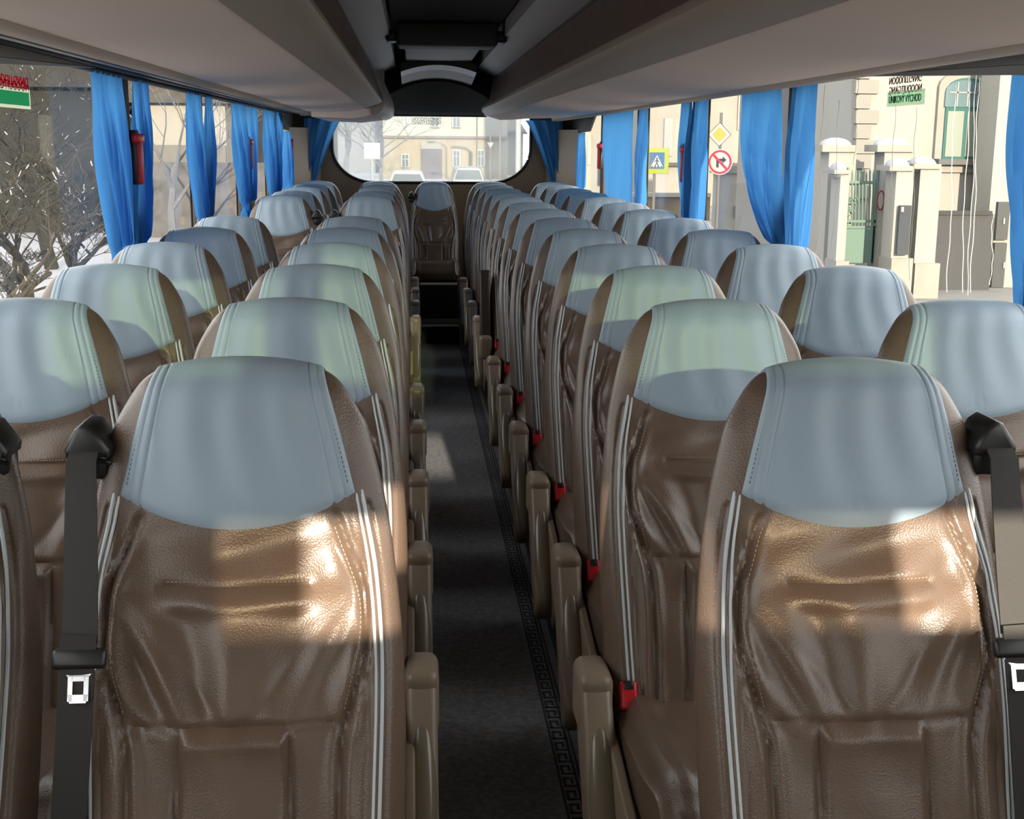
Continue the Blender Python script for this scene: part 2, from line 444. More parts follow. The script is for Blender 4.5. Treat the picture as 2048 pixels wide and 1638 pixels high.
ME = dict(back=mesh_backrest(), cover=mesh_cover(), stitch=[mesh_stitch(w) for w in ((0, 1), (1, -1), (1, 1), (2, -1), (2, 1))], pl=mesh_piping(-1), pr=mesh_piping(1), cush=mesh_cushion(.44), base=mesh_base(.44),
          cushc=mesh_cushion(.57), basec=mesh_base(.57, .422))
for sg in (-1, 1):
    ME['arm', sg] = mesh_arm(sg); ME['pad', sg] = mesh_armpad(sg); ME['hinge', sg] = mesh_hinge(sg); ME['up', sg] = mesh_arm_up(sg)
    ME['side', sg] = mesh_side(sg); ME['buckle', sg] = mesh_buckle(sg)
def ch(name, me, parent):
    o = bpy.data.objects.new(name, me); C.objects.link(o); o.parent = parent; return o
def seat(x, y, label, group, arm=0, up=False, belt=0, full=True, centre=False, inset=False):
    r = thing('coach_seat', label, 'seat', (x, y, 0), group)
    ch('backrest', ME['back'], r); c = ch('head_cover', ME['cover'], r); c['label'] = 'grey-blue leather head cover'
    [ch('stitching', m_, r) for m_ in ME['stitch']]; ch('piping', ME['pl'], r); ch('piping', ME['pr'], r)
    ch('seat_cushion', ME['cushc' if centre else 'cush'], r); ch('seat_base', ME['basec' if centre else 'base'], r)
    if arm:
        if up: a = ch('armrest', ME['up', arm], r); a['label'] = 'dark brown armrest folded upright'
        else: a = ch('armrest', ME['arm', arm], r); ch('armrest_pad', ME['pad', arm], a)
        ch('armrest_hinge', ME['hinge', arm], r); ch('side_panel', ME['side', arm], r)
        b = ch('belt_buckle', ME['buckle', arm], r); b['label'] = 'red seat belt buckle'
    if belt: belt_parts(belt, r, full, inset)
    return r
XLW, XLA, XRA, XRW = -.785, -.258, .652, 1.168
RW = 'brown and grey-blue leather seat'
def lab(n, where, extra=''): return f'{RW}, {ORD[n]} row, {where}{extra}'
for n in range(12):
    yl, yr = ROW0L+n*RP, ROW0R+n*RP
    if n not in (6, 7):
        m = n if n < 6 else n
        ex = ', black belt hanging at its shoulder' if n == 0 else (', first behind the gap for the side door' if n == 8 else '')
        ln = lambda w, e='': f'{RW} {w}, {ORD[n if n < 6 else n-2]} of its column' + e
        seat(XLW, yl, ln('beside the left windows', ', at photo edge' if n == 0 else (', behind door gap' if n == 8 else '')), 'seats beside the left windows', belt=1 if n in (0, 8) else 0, full=n == 0, inset=n == 0)
        seat(XLA, yl, ln('left of the aisle', ', with black belt' if n == 0 else (', behind door gap' if n == 8 else '')), 'seats along the left of the aisle', arm=1, belt=-1 if n in (0, 8) else 0, full=n == 0)
    ln = lambda w, e='': f'{RW} {w}, {ORD[n]} of its column' + e
    seat(XRA-(.035 if n == 1 else 0), yr, ln('right of the aisle', ', with black belt' if n == 0 else (', armrest folded upright' if n == 7 else '')), 'seats along the right of the aisle', arm=-1, up=n == 7, belt=1 if n == 0 else 0)
    if n > 0: seat(XRW, yr, f'{RW} beside the right windows, {ORD[n-1]} of its column', 'seats beside the right windows')
yb = ROW0L+12*RP-.02
seat(XLW, yb, RW+' in the back row, at the left windows', 'back row seats')
seat(XLA-.022, yb, RW+' in the back row, left of the raised middle seat', 'back row seats')
seat(CX-.017, yb, RW+' at the end of the aisle above the steps', 'back row seats', belt=-1, full=False, centre=True).scale.x = .88
seat(XRA, yb, RW+' in the back row, right of the raised middle seat', 'back row seats')
seat(XRW, yb, RW+' in the back row, at the right windows', 'back row seats')

# ------------------------------------------------------------------ floor, steps, carpet
XL, XR = -1.065, 1.445
YF, YB = -1.6, 11.55
AL, AR = CX-.235, CX+.235
mb = MB(); mb.box((XL, YF, -.25), (XR, YB, -.004)); mb.box((XL, YF, -.1), (AL, YB, .05)); mb.box((AR, YF, -.1), (XR, YB, .05)); struct(mb.build('floor', mat('dark_floor', (.03, .03, .033), .8), smooth=False))
t = thing('aisle_carpet', 'charcoal carpet running along the aisle with a dark key border', 'carpet', (CX, 5, 0))
mb = MB(); mb.box((AL-CX, YF-5, -.004), (AR-CX, 9.6-5, .004)); mb.build('pile', CARPET, t, smooth=False)
mb = MB()
for sg in (1, -1):
    xi, xo = sg*(.150), sg*(.200)
    for xx in (xi, xo): mb.box((xx-.003, -4.6, .004), (xx+.003, 4.58, .0052))
    w = .042; u = .007; y = -3.6
    while y < 4.4:
        a = min(xi, xo)+.006
        for (bx0, by0, bx1, by1) in ((0, 0, w-u*.5, u), (0, 0, u, .045), (0, .045-u, w*.62, .045), (w*.62-u, .018, w*.62, .045), (w-u*1.5, 0, w-u*.5, .06)):
            mb.box((a+bx0*.95, y+by0, .004), (a+bx1*.95, y+by1, .0052))
        y += .062
b = mb.build('key_border', KEYM, t, smooth=False)
SL, SR = .048-CX, .346-CX
t = thing('rear_steps', 'dark steps with pale nosing climbing to the back row', 'steps', (CX, 10, 0))
mb = MB(); mb.box((SL, -.4, -.004), (SR, 1.5, .147)); mb.box((SL, 0, .147), (SR, .48, .42)); mb.build('treads', mat('step_rubber', (.02, .02, .02), .7), t, smooth=False)
for y, z in ((-.405, .147), (-.005, .42)):
    mb = MB(); mb.rbox((SL+.004, y, z-.012), (SR-.004, y+.03, z+.004), .003, 2); mb.build('nosing', mat('step_nosing', (.75, .68, .58), .5), t)
for sg, x in ((-1, AL), (1, AR)):
    mb = MB(); mb.rbox((x-.012, YF+.1, .0), (x+.012, 9.58, .058), .004, 2); struct(mb.build('baseboard_left' if sg < 0 else 'baseboard_right', BLACKP))

# ------------------------------------------------------------------ shell
TOPZ = ZC+1.0
SILL = ZC-.56; HEAD = ZC+.23
PY0 = [-.2, 1.1, 2.68, 4.7, 6.33, 7.95, 9.5, 10.9]
mb = MB(); mb.box((XL-.08, YF, TOPZ), (XR+.08, YB+.1, TOPZ+.06)); struct(mb.build('ceiling', WALLB, smooth=False))
for sg, X, nm in ((-1, XL, 'left'), (1, XR, 'right')):
    PY = [p*(1.03 if sg < 0 else 1.018) for p in PY0]
    a, b = (X-.05, X) if sg < 0 else (X, X+.05)
    mb = MB(); mb.box((a, YF, -.3), (b, YB, SILL)); mb.box((a, YF, HEAD), (b, YB, TOPZ))
    xi = X-sg*.012
    mb.box((min(xi, X), YF, SILL-.03), (max(xi, X), YB, SILL+.01)); 
    struct(mb.build('wall_'+nm, WALLB, smooth=False))
    prev = YF
    for i, p in enumerate(PY):
        mb = MB(); hw = .075 if i < 7 else .2
        x1 = X-sg*.03
        mb.rbox((min(x1, X+sg*.018), p-hw, SILL-.01), (max(x1, X+sg*.018), p+hw*(1 if i < 7 else 1.2), HEAD+.01), .015, 3)
        struct(mb.build('trim_1', PILLAR if i < 7 else TRIMB))
    mb = MB()
    for p in PY: mb.box((min(X+sg*.0225, X+sg*.028), p-.06, SILL), (max(X+sg*.0225, X+sg*.028), p+.06, HEAD))
    struct(mb.build('trim_14', BLACKC, smooth=False))
    ends = [YF]+PY
    for i in range(len(PY)):
        y0, y1 = ends[i], ends[i+1]
        mb = MB(); xg = X+sg*.02; mb.box((xg-.002, y0+.05, SILL), (xg+.002, y1-.05, HEAD)); o = struct(mb.build('window_1', GLASS, smooth=False))
        if sg > 0 and i == 3: WIN_R = o
        if sg < 0 and i == 3: WIN_L = o
    mb = MB(); mb.tube([(X-sg*.045, 1.0, HEAD-.008), (X-sg*.045, 10.95, HEAD-.008)], .009, 8)
    mb.rbox((X-sg*.045-.03, 1.0, HEAD), (X-sg*.045+.03, 10.95, HEAD+.02), .004, 2); struct(mb.build('trim_2', DKGREY))
    mb = MB(); mb.rbox((X-sg*.13-.012, 1.0, HEAD-.002), (X-sg*.13+.012, 10.9, HEAD+.012), .004, 2); struct(mb.build('trim_3', MIDGREY))
    mb = MB(); mb.box((min(X, X-sg*.3), .9, HEAD+.02), (max(X, X-sg*.3), YB, HEAD+.03)); struct(mb.build('trim_4', BLACKC, smooth=False))
    # grey wedge valance above the front window
    xx = X-sg*.055
    mb = MB(); mb.prism([(1.2, HEAD+.0), (1.2, HEAD-.10), (2.75, HEAD-.075), (3.4, HEAD-.045), (4.3, HEAD-.004), (4.3, HEAD)], 'x', xx-.006, xx+.006, .003)
    struct(mb.build('trim_5', MIDGREY))
    # rear window end panels
    mb = MB(); mb.prism([(10.0, HEAD), (10.35, ZC+.10), (11.5, ZC+.09), (11.5, HEAD)], 'x', X-sg*.03-.01, X-sg*.03+.01, .004); struct(mb.build('trim_6', PILLAR))
# rear wall with rounded window
RX0, RX1, RZ0, RZ1, RY = -.70, 1.045, ZC-.345, ZC+.33, 11.5
def rrect(n=18):
    pts = []
    cx, w = (RX0+RX1)/2, (RX1-RX0)/2
    for (sx, sz, a0) in ((1, 1, 0), (-1, 1, pi/2), (-1, -1, pi), (1, -1, 3*pi/2)):
        rx, rz = (.36, .30) if sz < 0 else (.12, .12)
        ccx = cx+sx*(w-rx); ccz = (RZ1-rz) if sz > 0 else (RZ0+rz)
        for k in range(n+1):
            a = a0+pi/2*k/n; pts.append((ccx+rx*cos(a), ccz+rz*sin(a)))
    return pts
RP_ = rrect()
mb = MB()
for (a, b) in (((XL-.05, -.3), (RX0, TOPZ)), ((RX1, -.3), (XR+.05, TOPZ)), ((RX0, -.3), (RX1, RZ0)), ((RX0, RZ1), (RX1, TOPZ))):
    mb.box((a[0], RY, a[1]), (b[0], RY+.06, b[1]))
nq = len(RP_)//4
for q, cn in enumerate(((RX1, RZ1), (RX0, RZ1), (RX0, RZ0), (RX1, RZ0))):
    mb.prism([cn]+RP_[q*nq:(q+1)*nq], 'y', RY, RY+.06)
struct(mb.build('wall_back', mat('tan_rear_trim', (.24, .165, .095), .6), smooth=False))
mb = MB(); mb.prism(RP_, 'y', RY+.03, RY+.035); WIN_B = struct(mb.build('window_2', REARG, smooth=False))
mb = MB()
mb.tube([(x, RY-.005, z) for x, z in RP_]+[(RP_[0][0], RY-.005, RP_[0][1])], .014, 8); struct(mb.build('trim_7', BLACKP))
# slanted corner trims at the rear
for sg, X in ((-1, XL), (1, XR)):
    x1 = X-sg*.26
    mb = MB(); mb.prism([(X, 11.0), (X-sg*.03, 11.0), (x1, 11.5), (X, 11.5)], 'z', SILL-.3, ZC+.12); struct(mb.build('trim_8', TRIMB))

# unseen windscreen front; gaps shaped for the sun bands, translucent sheet added for soft fill
mb = MB()
FYW = YF
mb.box((XL-.05, FYW, -.3), (XR+.05, FYW+.05, ZC-.025))
mb.box((XL-.05, FYW, ZC+.86), (XR+.05, FYW+.05, TOPZ))
mb.box((XL-.05, FYW, ZC+.15), (XR+.05, FYW+.05, ZC+.36))
for a, b in ((XL-.05, -.08), (.25, .44), (.64, .70), (1.15, XR+.05)): mb.box((a, FYW, ZC-.025), (b, FYW+.05, ZC+.15))
for a, b in ((XL-.05, -.93), (-.62, -.48), (-.04, .06), (1.33, XR+.05)): mb.box((a, FYW, ZC+.36), (b, FYW+.05, ZC+.86))
struct(mb.build('wall_front', FRONTFILL, smooth=False))
mb = MB()
for a, b in ((-.08, .045), (.70, .915)): mb.box((a, FYW+.02, ZC-.02), (b, FYW+.024, ZC+.145))
struct(mb.build('sun_dimming_pane', SUNDIM, smooth=False))  # unseen panes, added to give dimmer sun patches on the front seats
mb = MB(); mb.box((XL, FYW+.02, ZC+.30), (XR, FYW+.024, ZC+.86)); struct(mb.build('window_3', GREENG, smooth=False))

# ------------------------------------------------------------------ luggage racks and ceiling
def rack(sg, name_lab):
    t = thing('luggage_rack', name_lab, 'luggage rack', (CX, 5.5, ZC))
    def P(u, z): return (sg*u, z)
    OUT = (.965, .207) if sg < 0 else (1.05, .197)
    c_, d_, e_ = (.50, .238), (.398, .283), (.464, .505)
    Y0, Y1 = .9-5.5, (9.35 if sg < 0 else 11.2)-5.5
    # nose rail: rounded profile from c over d
    def sweep(prof, name, m, ya=Y0, yb=Y1, cap=True, taper=None):
        mb = MB(); N = 26; rows = []
        for k in range(N+1):
            y = ya+(yb-ya)*k/N
            q = prof if not taper else taper(prof, (y-ya)/(yb-ya), y)
            rows.append([(sg*u, y, z) for u, z in q])
        mb.grid(rows, closed=True)
        if cap:
            n = len(prof); mb.f += [tuple(range(n)), tuple(N*n+i for i in range(n))]; mb.m += [0, 0]
        return mb.build(name, m, t)
    def endcurve(q, s, y):
        if sg < 0: return q
        k = sst(9.2-5.5, 11.2-5.5, y)
        return [(u-(u-.36)*.55*k*k if u > .36 else u, z+.0*k) for u, z in q]
    sweep([(OUT[0]-.02, OUT[1]+.004), (.80, OUT[1]+.0), (.64, .217), (.50, .2375), (.50, .26), (OUT[0]-.02, .26)], 'fabric_panel', FABRIC, taper=endcurve)
    nose = [(.515, .231), (.48, .2405), (.445, .251), (.415, .264), (.399, .281), (.402, .298), (.42, .315), (.45, .315), (.515, .26)]
    sweep(nose, 'nose_rail', NOSE, taper=endcurve)
    sweep([(.412, .305), (.425, .35), (.447, .43), (.464, .505), (.52, .505), (.52, .305)], 'bin_door', WOOD, taper=endcurve)
    sweep([(OUT[0]+.02, OUT[1]+.004), (OUT[0]+.015, OUT[1]-.008), (OUT[0]-.03, OUT[1]-.008), (OUT[0]-.045, OUT[1]+.002), (OUT[0]-.045, .26), (OUT[0]+.02, .26)], 'outer_rail', TRIMB)
    sweep([(.50, .258), (.94, .258), (.98, .62), (.53, .55)], 'bin_body', WOOD, taper=endcurve)
    sweep([(.4565, .497), (.462, .513), (.474, .515), (.474, .497)], 'door_lip', BLACKP, taper=endcurve)
    if sg < 0:
        lk = lambda q, s_, y: [(u+.05*(1-sst(0, .35, s_)) if u < .5 else u, z) for u, z in q]
        # rounded end moulding and the smaller rear locker
        mb = MB(); rows = []
        for k in range(17):
            s = k/16; u = .985-(.985-.40)*s; z = .205+.075*s**1.6; yy = 9.28-5.5+.55*sin(s*pi/2)**1.2*.9
            rows.append([(sg*u, yy-.03, z-.01), (sg*u, yy+.16, z-.022), (sg*u, yy+.30, z), (sg*u, yy+.30, z+.25), (sg*u, yy-.03, z+.25)])
        mb.grid(rows, closed=True); mb.f += [tuple(range(5)), tuple(16*5+i for i in range(5))]; mb.m += [0, 0]
        mb.build('end_moulding', NOSE, t)
        sweep([(.90, .175), (.62, .165), (.45, .185), (.36, .225), (.345, .28), (.42, .50), (.92, .50)], 'rear_locker', FABRIC, 9.3-5.5, 11.3-5.5, taper=lk)
        sweep([(.43, .186), (.385, .197), (.35, .224), (.338, .26), (.345, .32), (.43, .52), (.47, .52)], 'rear_locker_nose', NOSE, 9.28-5.5, 11.32-5.5, taper=lk)
    return t
rack(-1, 'long overhead luggage rack above the left seats with beige fabric underside')
rack(1, 'long overhead luggage rack above the right seats with beige fabric underside')
for i, sg in enumerate((-1, 1)):
    mb = MB(); rows = []
    for y in (1.0, 3, 5, 7, 9, 10.6):
        rows.append([(CX+sg*.475, y, ZC+.512), (CX+sg*.42, y, ZC+.525), (CX+sg*.36, y, ZC+.55), (CX+sg*.314, y, ZC+.572), (CX+sg*.314, y, ZC+.66), (CX+sg*.475, y, ZC+.60)])
    mb.grid(rows, closed=True); struct(mb.build('trim_9', PANEL))
mb = MB(); mb.box((CX-.32, .9, ZC+.66), (CX+.32, 10.7, ZC+.68)); struct(mb.build('trim_10', BLACKC, smooth=False))
t = thing('roof_hatch', 'dark roof hatch with a grey bar across the ceiling', 'hatch', (CX, 7.3, ZC+.6))
mb = MB(); mb.rbox((-.30, -4.6, .04), (.30, -.15, .062), .01, 2); mb.build('hatch_panel', mat('dark_felt_panel', (.022, .019, .018), .85), t)
mb = MB(); mb.rbox((-.275, -.16, -.085), (.275, .10, .04), .02, 3); mb.build('cross_bar', DKGREY, t)
mb = MB(); mb.rbox((-.265, .09, -.085), (.25, .15, -.06), .008, 2); mb.build('bar_edge', MIDGREY, t)
for sg in (-1, 1):
    mb = MB(); mb.rbox((sg*.30-.03, -.10, -.06), (sg*.30+.03, .06, .0), .012, 3); mb.build('bracket', BLACKP, t)
t = thing('ceiling_panel', 'grey ceiling panel between the hatch bar and the rear arch', 'panel', (CX, 8.5, ZC+.6))
mb = MB(); mb.rbox((-.235, -.85, -.03), (.235, .85, .0), .01, 2); mb.build('panel_sheet', PANEL, t)
mb = MB()
rows = []
for k in range(21):
    x = -.27+.54*k/20; z = -.045-.05*(x/.27)**2
    rows.append([(x, .92, z-.01), (x, 1.2, z-.03), (x, 1.2, z+.05), (x, .92, z+.05)])
mb.grid(rows, closed=True); mb.build('curved_rib', BLACKP, t)
rows = []; mb = MB()
for k in range(21):
    x = -.27+.54*k/20; z = -.075-.05*(x/.27)**2
    rows.append([(x, 1.2, z-.0), (x, 1.75, z-.035), (x, 1.75, z+.08), (x, 1.2, z+.08)])
mb.grid(rows, closed=True); mb.build('curved_strip', PANEL, t)
# rear arch above the back window
mb = MB(); rows = []
for k in range(31):
    a = k/30; x = CX-.47+.94*a; q = abs(2*a-1)
    zt = ZC+.47-.17*q**2.0
    rows.append([(x, 10.25, zt), (x, 10.5, ZC+.30+(zt-ZC-.30)*.6), (x, 10.95, ZC+.262), (x, 11.05, ZC+.238), (x, 11.5, ZC+.238), (x, 11.5, ZC+.7), (x, 10.25, ZC+.7)])
mb.grid(rows, closed=True); mb.f += [tuple(range(7)), tuple(30*7+i for i in range(7))]; mb.m += [0, 0]
struct(mb.build('trim_11', mat('dark_arch_plastic', (.022, .019, .017), .85, spec=.1)))
mb = MB(); mb.rbox((CX-.45, 11.3, ZC+.222), (CX+.45, 11.34, ZC+.24), .004, 2); struct(mb.build('trim_12', DKGREY))
mb = MB(); mb.box((XL, .88, ZC+.24), (CX-.46, .9, TOPZ)); mb.box((CX+.46, .88, ZC+.24), (XR, .9, TOPZ)); mb.box((CX-.47, .88, ZC+.6), (CX+.47, .9, TOPZ)); struct(mb.build('trim_13', BLACKC, smooth=False))

# ------------------------------------------------------------------ curtains
FAC = {-1: 1.03, 1: 1.018}
def curtain(sg, top, mid, bot, label, folds=5, amp=.023, zt=HEAD-.01, zm=ZC-.385, zb=ZC-.57, group=None, bulge=0):
    X = XL if sg < 0 else XR
    xc = X-sg*.045; fac = FAC[sg]; top, mid, bot = [tuple(v*fac for v in q) for q in (top, mid, bot)]
    mb = MB(); rows = []; NZ, NS = 44, folds*10
    ph = random.random()*6
    for j in range(NZ+1):
        z = zt+(zb-zt)*j/NZ
        if z > zm: k = (zt-z)/(zt-zm); k2 = k**1.6*(1-bulge)+bulge*(k**4); y0 = top[0]+(mid[0]-top[0])*k2; y1 = top[1]+(mid[1]-top[1])*k2
        else: k = (zm-z)/(zm-zb); k = sin(k*pi/2); y0 = mid[0]+(bot[0]-mid[0])*k; y1 = mid[1]+(bot[1]-mid[1])*k
        A = amp*(.45+.55*sst(0, .3, (zt-z)))*(.6 if abs(z-zm) < .03 else 1); r = []
        for i in range(NS+1):
            s = i/NS; th = 2*pi*folds*s+ph+.8*sin(3*z+ph)
            r.append((xc+A*sin(th)+.3*A*sin(2.3*th+z*9), y0+(y1-y0)*s+.35*A*cos(th), z))
        rows.append(r)
    mb.grid(rows); o = mb.build('window_curtain', CURT, fix=False); tag(o, label, 'curtain', group)
def tie(sg, y, label, m=DKGREY):
    y *= FAC[sg]
    X = XL if sg < 0 else XR
    mb = MB(); xc = X-sg*.045
    mb.rbox((xc-.03, y-.085, ZC-.405), (xc+.03, y+.085, ZC-.362), .01, 3)
    t = thing('curtain_tieback', label, 'tieback', (0, 0, 0), 'curtain tiebacks'); mb.build('strap', m, t)
    mb = MB(); mb.tube([(xc-sg*.026, y, ZC-.383), (xc-sg*.036, y, ZC-.383)], .011, 12); mb.build('stud', CHROME, t)
gl, gr = 'curtains along the left windows', 'curtains along the right windows'
curtain(1, (4.84, 5.40), (4.62, 4.78), (4.55, 4.80), 'wide blue curtain draped right of the round red sign, far side of its pillar', 6, group=gr, bulge=.6)
curtain(1, (4.40, 4.66), (4.46, 4.60), (4.36, 4.62), 'blue curtain hanging straight left of the cream villa, near side of its pillar', 4, group=gr)
curtain(1, (6.38, 6.58), (6.36, 6.46), (6.34, 6.50), 'narrow dark blue curtain behind the pillar left of the round red sign', 3, group=gr)
curtain(1, (6.04, 6.32), (6.12, 6.28), (6.08, 6.30), 'blue curtain just left of the yellow diamond sign', 4, group=gr)
curtain(1, (8.05, 9.35), (8.02, 9.15), (8.0, 9.15), 'wide flat bright blue curtain nearly closed, left of the crossing sign', 7, .010, group=gr)
curtain(1, (7.60, 7.86), (7.70, 7.84), (7.62, 7.86), 'blue curtain at the left edge of the crossing sign', 4, group=gr)
curtain(1, (10.35, 10.72), (10.45, 10.7), (10.4, 10.72), 'small blue curtain farthest back on the right side', 4, zt=ZC+.09, group=gr)
curtain(1, (2.66, 2.92), (2.62, 2.80), (2.62, 2.80), 'blue curtain cut off by the right photo edge', 4, group=gr)
curtain(-1, (4.16, 4.60), (4.31, 4.62), (4.29, 4.62), 'sunlit blue curtain nearest on the left windows, falling straight to the seats', 6, .022, group=gl)
curtain(-1, (4.80, 5.00), (4.65, 4.80), (4.64, 4.80), 'blue curtain behind the first left pillar, gathered beside a red hammer', 4, group=gl, bulge=.8)
curtain(-1, (5.85, 6.24), (6.08, 6.30), (6.05, 6.30), 'blue curtain with tan tieback on the near side of the second left pillar', 5, group=gl)
curtain(-1, (6.40, 6.60), (6.34, 6.42), (6.36, 6.46), 'narrow blue curtain on the far side of the second left pillar', 3, group=gl)
curtain(-1, (7.36, 7.88), (7.66, 7.92), (7.6, 7.92), 'pale blue curtain on the near side of the third left pillar', 6, group=gl)
curtain(-1, (8.04, 8.44), (7.98, 8.10), (7.98, 8.14), 'blue curtain on the far side of the third left pillar', 4, group=gl)
curtain(-1, (8.85, 9.42), (9.15, 9.44), (9.05, 9.44), 'light blue curtain on the near side of the fourth left pillar', 6, group=gl)
curtain(-1, (9.56, 10.0), (9.54, 9.7), (9.54, 9.78), 'light blue curtain on the far side of the fourth left pillar', 5, group=gl)
curtain(-1, (10.28, 10.72), (10.1, 10.72), (10.1, 10.7), 'short pale curtain spreading below, farthest back on the left', 6, zt=ZC+.085, group=gl)
tie(1, 4.66, 'dark tieback holding the two curtains at the nearest right pillar'); tie(1, 7.92, 'dark tieback at the pillar beside the crossing sign')
tie(-1, 6.26, 'tan tieback with round stud at the second left pillar', TAN); tie(-1, 7.92, 'tan tieback at the third left pillar', TAN); tie(-1, 9.48, 'tan tieback at the fourth left pillar', TAN)
# rear corner curtains
for sg in (-1, 1):
    X = XL if sg < 0 else XR; mb = MB(); rows = []
    for j in range(25):
        z = ZC+.20-.55*j/24; k = (j/24); r = []
        w0 = .02+.0*k; w1 = .34-.24*k**.8
        for i in range(31):
            s = i/30; r.append((X-sg*(.12+w0+(w1-w0)*s), 11.40-.10*(1-s)+.02*sin(s*18), z))
        rows.append(r)
    mb.grid(rows); tag(mb.build('rear_curtain', CURT, fix=False), 'blue curtain tied into the rear corner on the '+('left' if sg < 0 else 'right')+' of the back window', 'curtain', 'rear corner curtains')
# emergency hammers
def hammer(sg, y, z, label, red=RED):
    y *= FAC[sg]
    X = XL if sg < 0 else XR; x = X-sg*.041
    t = thing('emergency_hammer', label, 'hammer', (x, y, z), 'emergency hammers on the pillars')
    mb = MB(); mb.rbox((-.012, -.03, -.10), (.012, .03, .10), .008, 2); mb.build('bracket', BLACKP, t)
    mb = MB(); mb.rbox((-.016-sg*.012, -.018, -.10), (.016-sg*.012, .018, .07), .009, 3); mb.rbox((-.018-sg*.012, -.045, .05), (.018-sg*.012, .045, .085), .009, 3); mb.build('handle', red, t)
hammer(-1, 4.765, ZC-.06, 'red emergency hammer showing between the two nearest left curtains')
hammer(-1, 8.0, ZC-.07, 'red emergency hammer on the third left pillar')
hammer(-1, 10.72, ZC-.06, 'red emergency hammer farthest back on the left')
hammer(1, 6.48, ZC-.09, 'dark red emergency hammer left of the round traffic sign')
hammer(1, 9.45, ZC-.08, 'dark red emergency hammer beside the wide flat curtain')
hammer(1, 10.95, ZC-.05, 'red emergency hammer at the right rear corner')

# ------------------------------------------------------------------ window stickers, text and water streaks
BROWNT = mat('dark_red_letters', (.09, .035, .03), .6); GREENT = mat('green_letters', (.03, .16, .08), .6)
LABELM = cloth('pale_green_label', (.50, .66, .50), .8); FRAMEM = cloth('grey_label_frame', (.62, .66, .56), .8)
REDT = cloth('red_letters', (.5, .03, .07), .7); GREENB = cloth('green_field', (.10, .36, .22), .8)
BLKT = mat('black_letters', (.05, .04, .04), .6)
def atX(px, py, X):
    d = CR*((px-1024)/FPX)-CU*((py-819)/FPX)+CF; k = X/d.x
    return Vector((X, d.y*k, ZC+d.z*k))
xg = XR+.014
def frame4(mb, x0, x1, y0, y1, z0, z1, w):
    for a in ((y0, z0, y1, z0+w), (y0, z1-w, y1, z1), (y0, z0+w, y0+w, z1-w), (y1-w, z0+w, y1, z1-w)): mb.box((x0, a[0], a[1]), (x1, a[2], a[3]))
def sticker(sg, ctr, w):       # matrix: text x -> along the window as seen from inside
    X = Matrix(((0, 0, -sg, ctr[0]), (-sg, 0, 0, ctr[1]), (0, 1, 0, ctr[2]), (0, 0, 0, 1))); return X
p0, p1 = atX(1776, 190, xg), atX(1847, 190, xg); wdt = abs(p0.y-p1.y)
t = thing('exit_sticker', 'mirrored dark red exit lettering over a green label on the right window', 'sticker', (0, 0, 0))
c = atX(1810, 179, xg); text_obj('letters', 'NOODUITGANG', .030, BROWNT, sticker(1, (xg, c.y, c.z), 0), t, width=wdt*.90, flipx=True)
c2 = atX(1810, 158, xg); text_obj('letters', 'NOODUITGANG', .030, BROWNT, sticker(1, (xg, c2.y, c2.z), 0), t, width=wdt*.90, flipy=True)
c3 = atX(1811, 196, xg); hz = .028
mb = MB(); frame4(mb, xg-.0012, xg, c3.y-wdt*.52, c3.y+wdt*.52, c3.z-.022, c3.z+.022, .005); mb.build('label_frame', FRAMEM, t, smooth=False)
mb = MB(); mb.box((xg-.0012, c3.y-wdt*.52+.005, c3.z-.017), (xg-.0008, c3.y+wdt*.52-.005, c3.z+.017)); mb.build('label_field', LABELM, t, smooth=False)
text_obj('letters', 'ÚNIKOVÝ VÝCHOD', .030, GREENT, sticker(1, (xg-.003, c3.y, c3.z-.003), 0), t, width=wdt*.90)
xl = XL-.014
t = thing('exit_sticker', 'faded red lettering above a green label on the left window', 'sticker', (0, 0, 0))
p0, p1 = atX(-25, 200, xl), atX(60, 200, xl); wdt = abs(p0.y-p1.y); cy = (p0.y+p1.y)/2
for py, fx, fy in ((158, False, True), (170, True, False)):
    c = atX(18, py, xl); text_obj('letters', 'NOODUITGANG', .036, REDT, sticker(-1, (xl, cy, c.z), 0), t, width=wdt*.95, flipx=fx, flipy=fy)
c = atX(20, 195, xl)
mb = MB(); frame4(mb, xl, xl+.001, cy-wdt*.5, cy+wdt*.5, c.z-.027, c.z+.027, .009); mb.build('label_frame', FRAMEM, t, smooth=False)
mb = MB(); mb.box((xl, cy-wdt*.5+.009, c.z-.018), (xl+.0005, cy+wdt*.5-.009, c.z+.018)); mb.build('label_field', GREENB, t, smooth=False)
t = thing('exit_sticker', 'two rows of small dark mirrored letters high on the back window', 'sticker', (0, 0, 0))
for py, fx, fy in ((238, False, True), (246, True, False)):
    c = at(853, py, RY+.028); text_obj('letters', 'NOODUITGANG', .042, BLKT, Matrix(((1, 0, 0, c.x), (0, 0, 1, c.y), (0, 1, 0, c.z), (0, 0, 0, 1))), t, width=.25, flipx=fx, flipy=fy)
WATER = cloth('water_streak', (.85, .86, .82), .7)
WATERD = mat('dark_water_streak', (.12, .12, .11), .15)
for px, y0, y1, m in ((1912, 170, 585, WATER), (1940, 150, 585, WATER), (1953, 150, 590, WATER), (1959, 155, 585, WATER), (1793, 148, 530, WATERD), (1716, 150, 330, WATERD), (1836, 215, 560, WATERD), (1998, 400, 570, WATER), (1648, 170, 500, WATERD), (1680, 200, 520, WATERD)):
    mb = MB(); pts = []; ph = random.random()*9
    for k in range(26):
        py = y0+(y1-y0)*k/25; p = atX(px-(py-150)*.04+2.2*sin(k*.37+ph)+.9*sin(k*1.1+2.1*ph), py, XR+.0165); pts.append(p)
    mb.tube(pts, .0010 if m is WATER else .0008, 5); o = mb.build('water_streak', m, WIN_R)

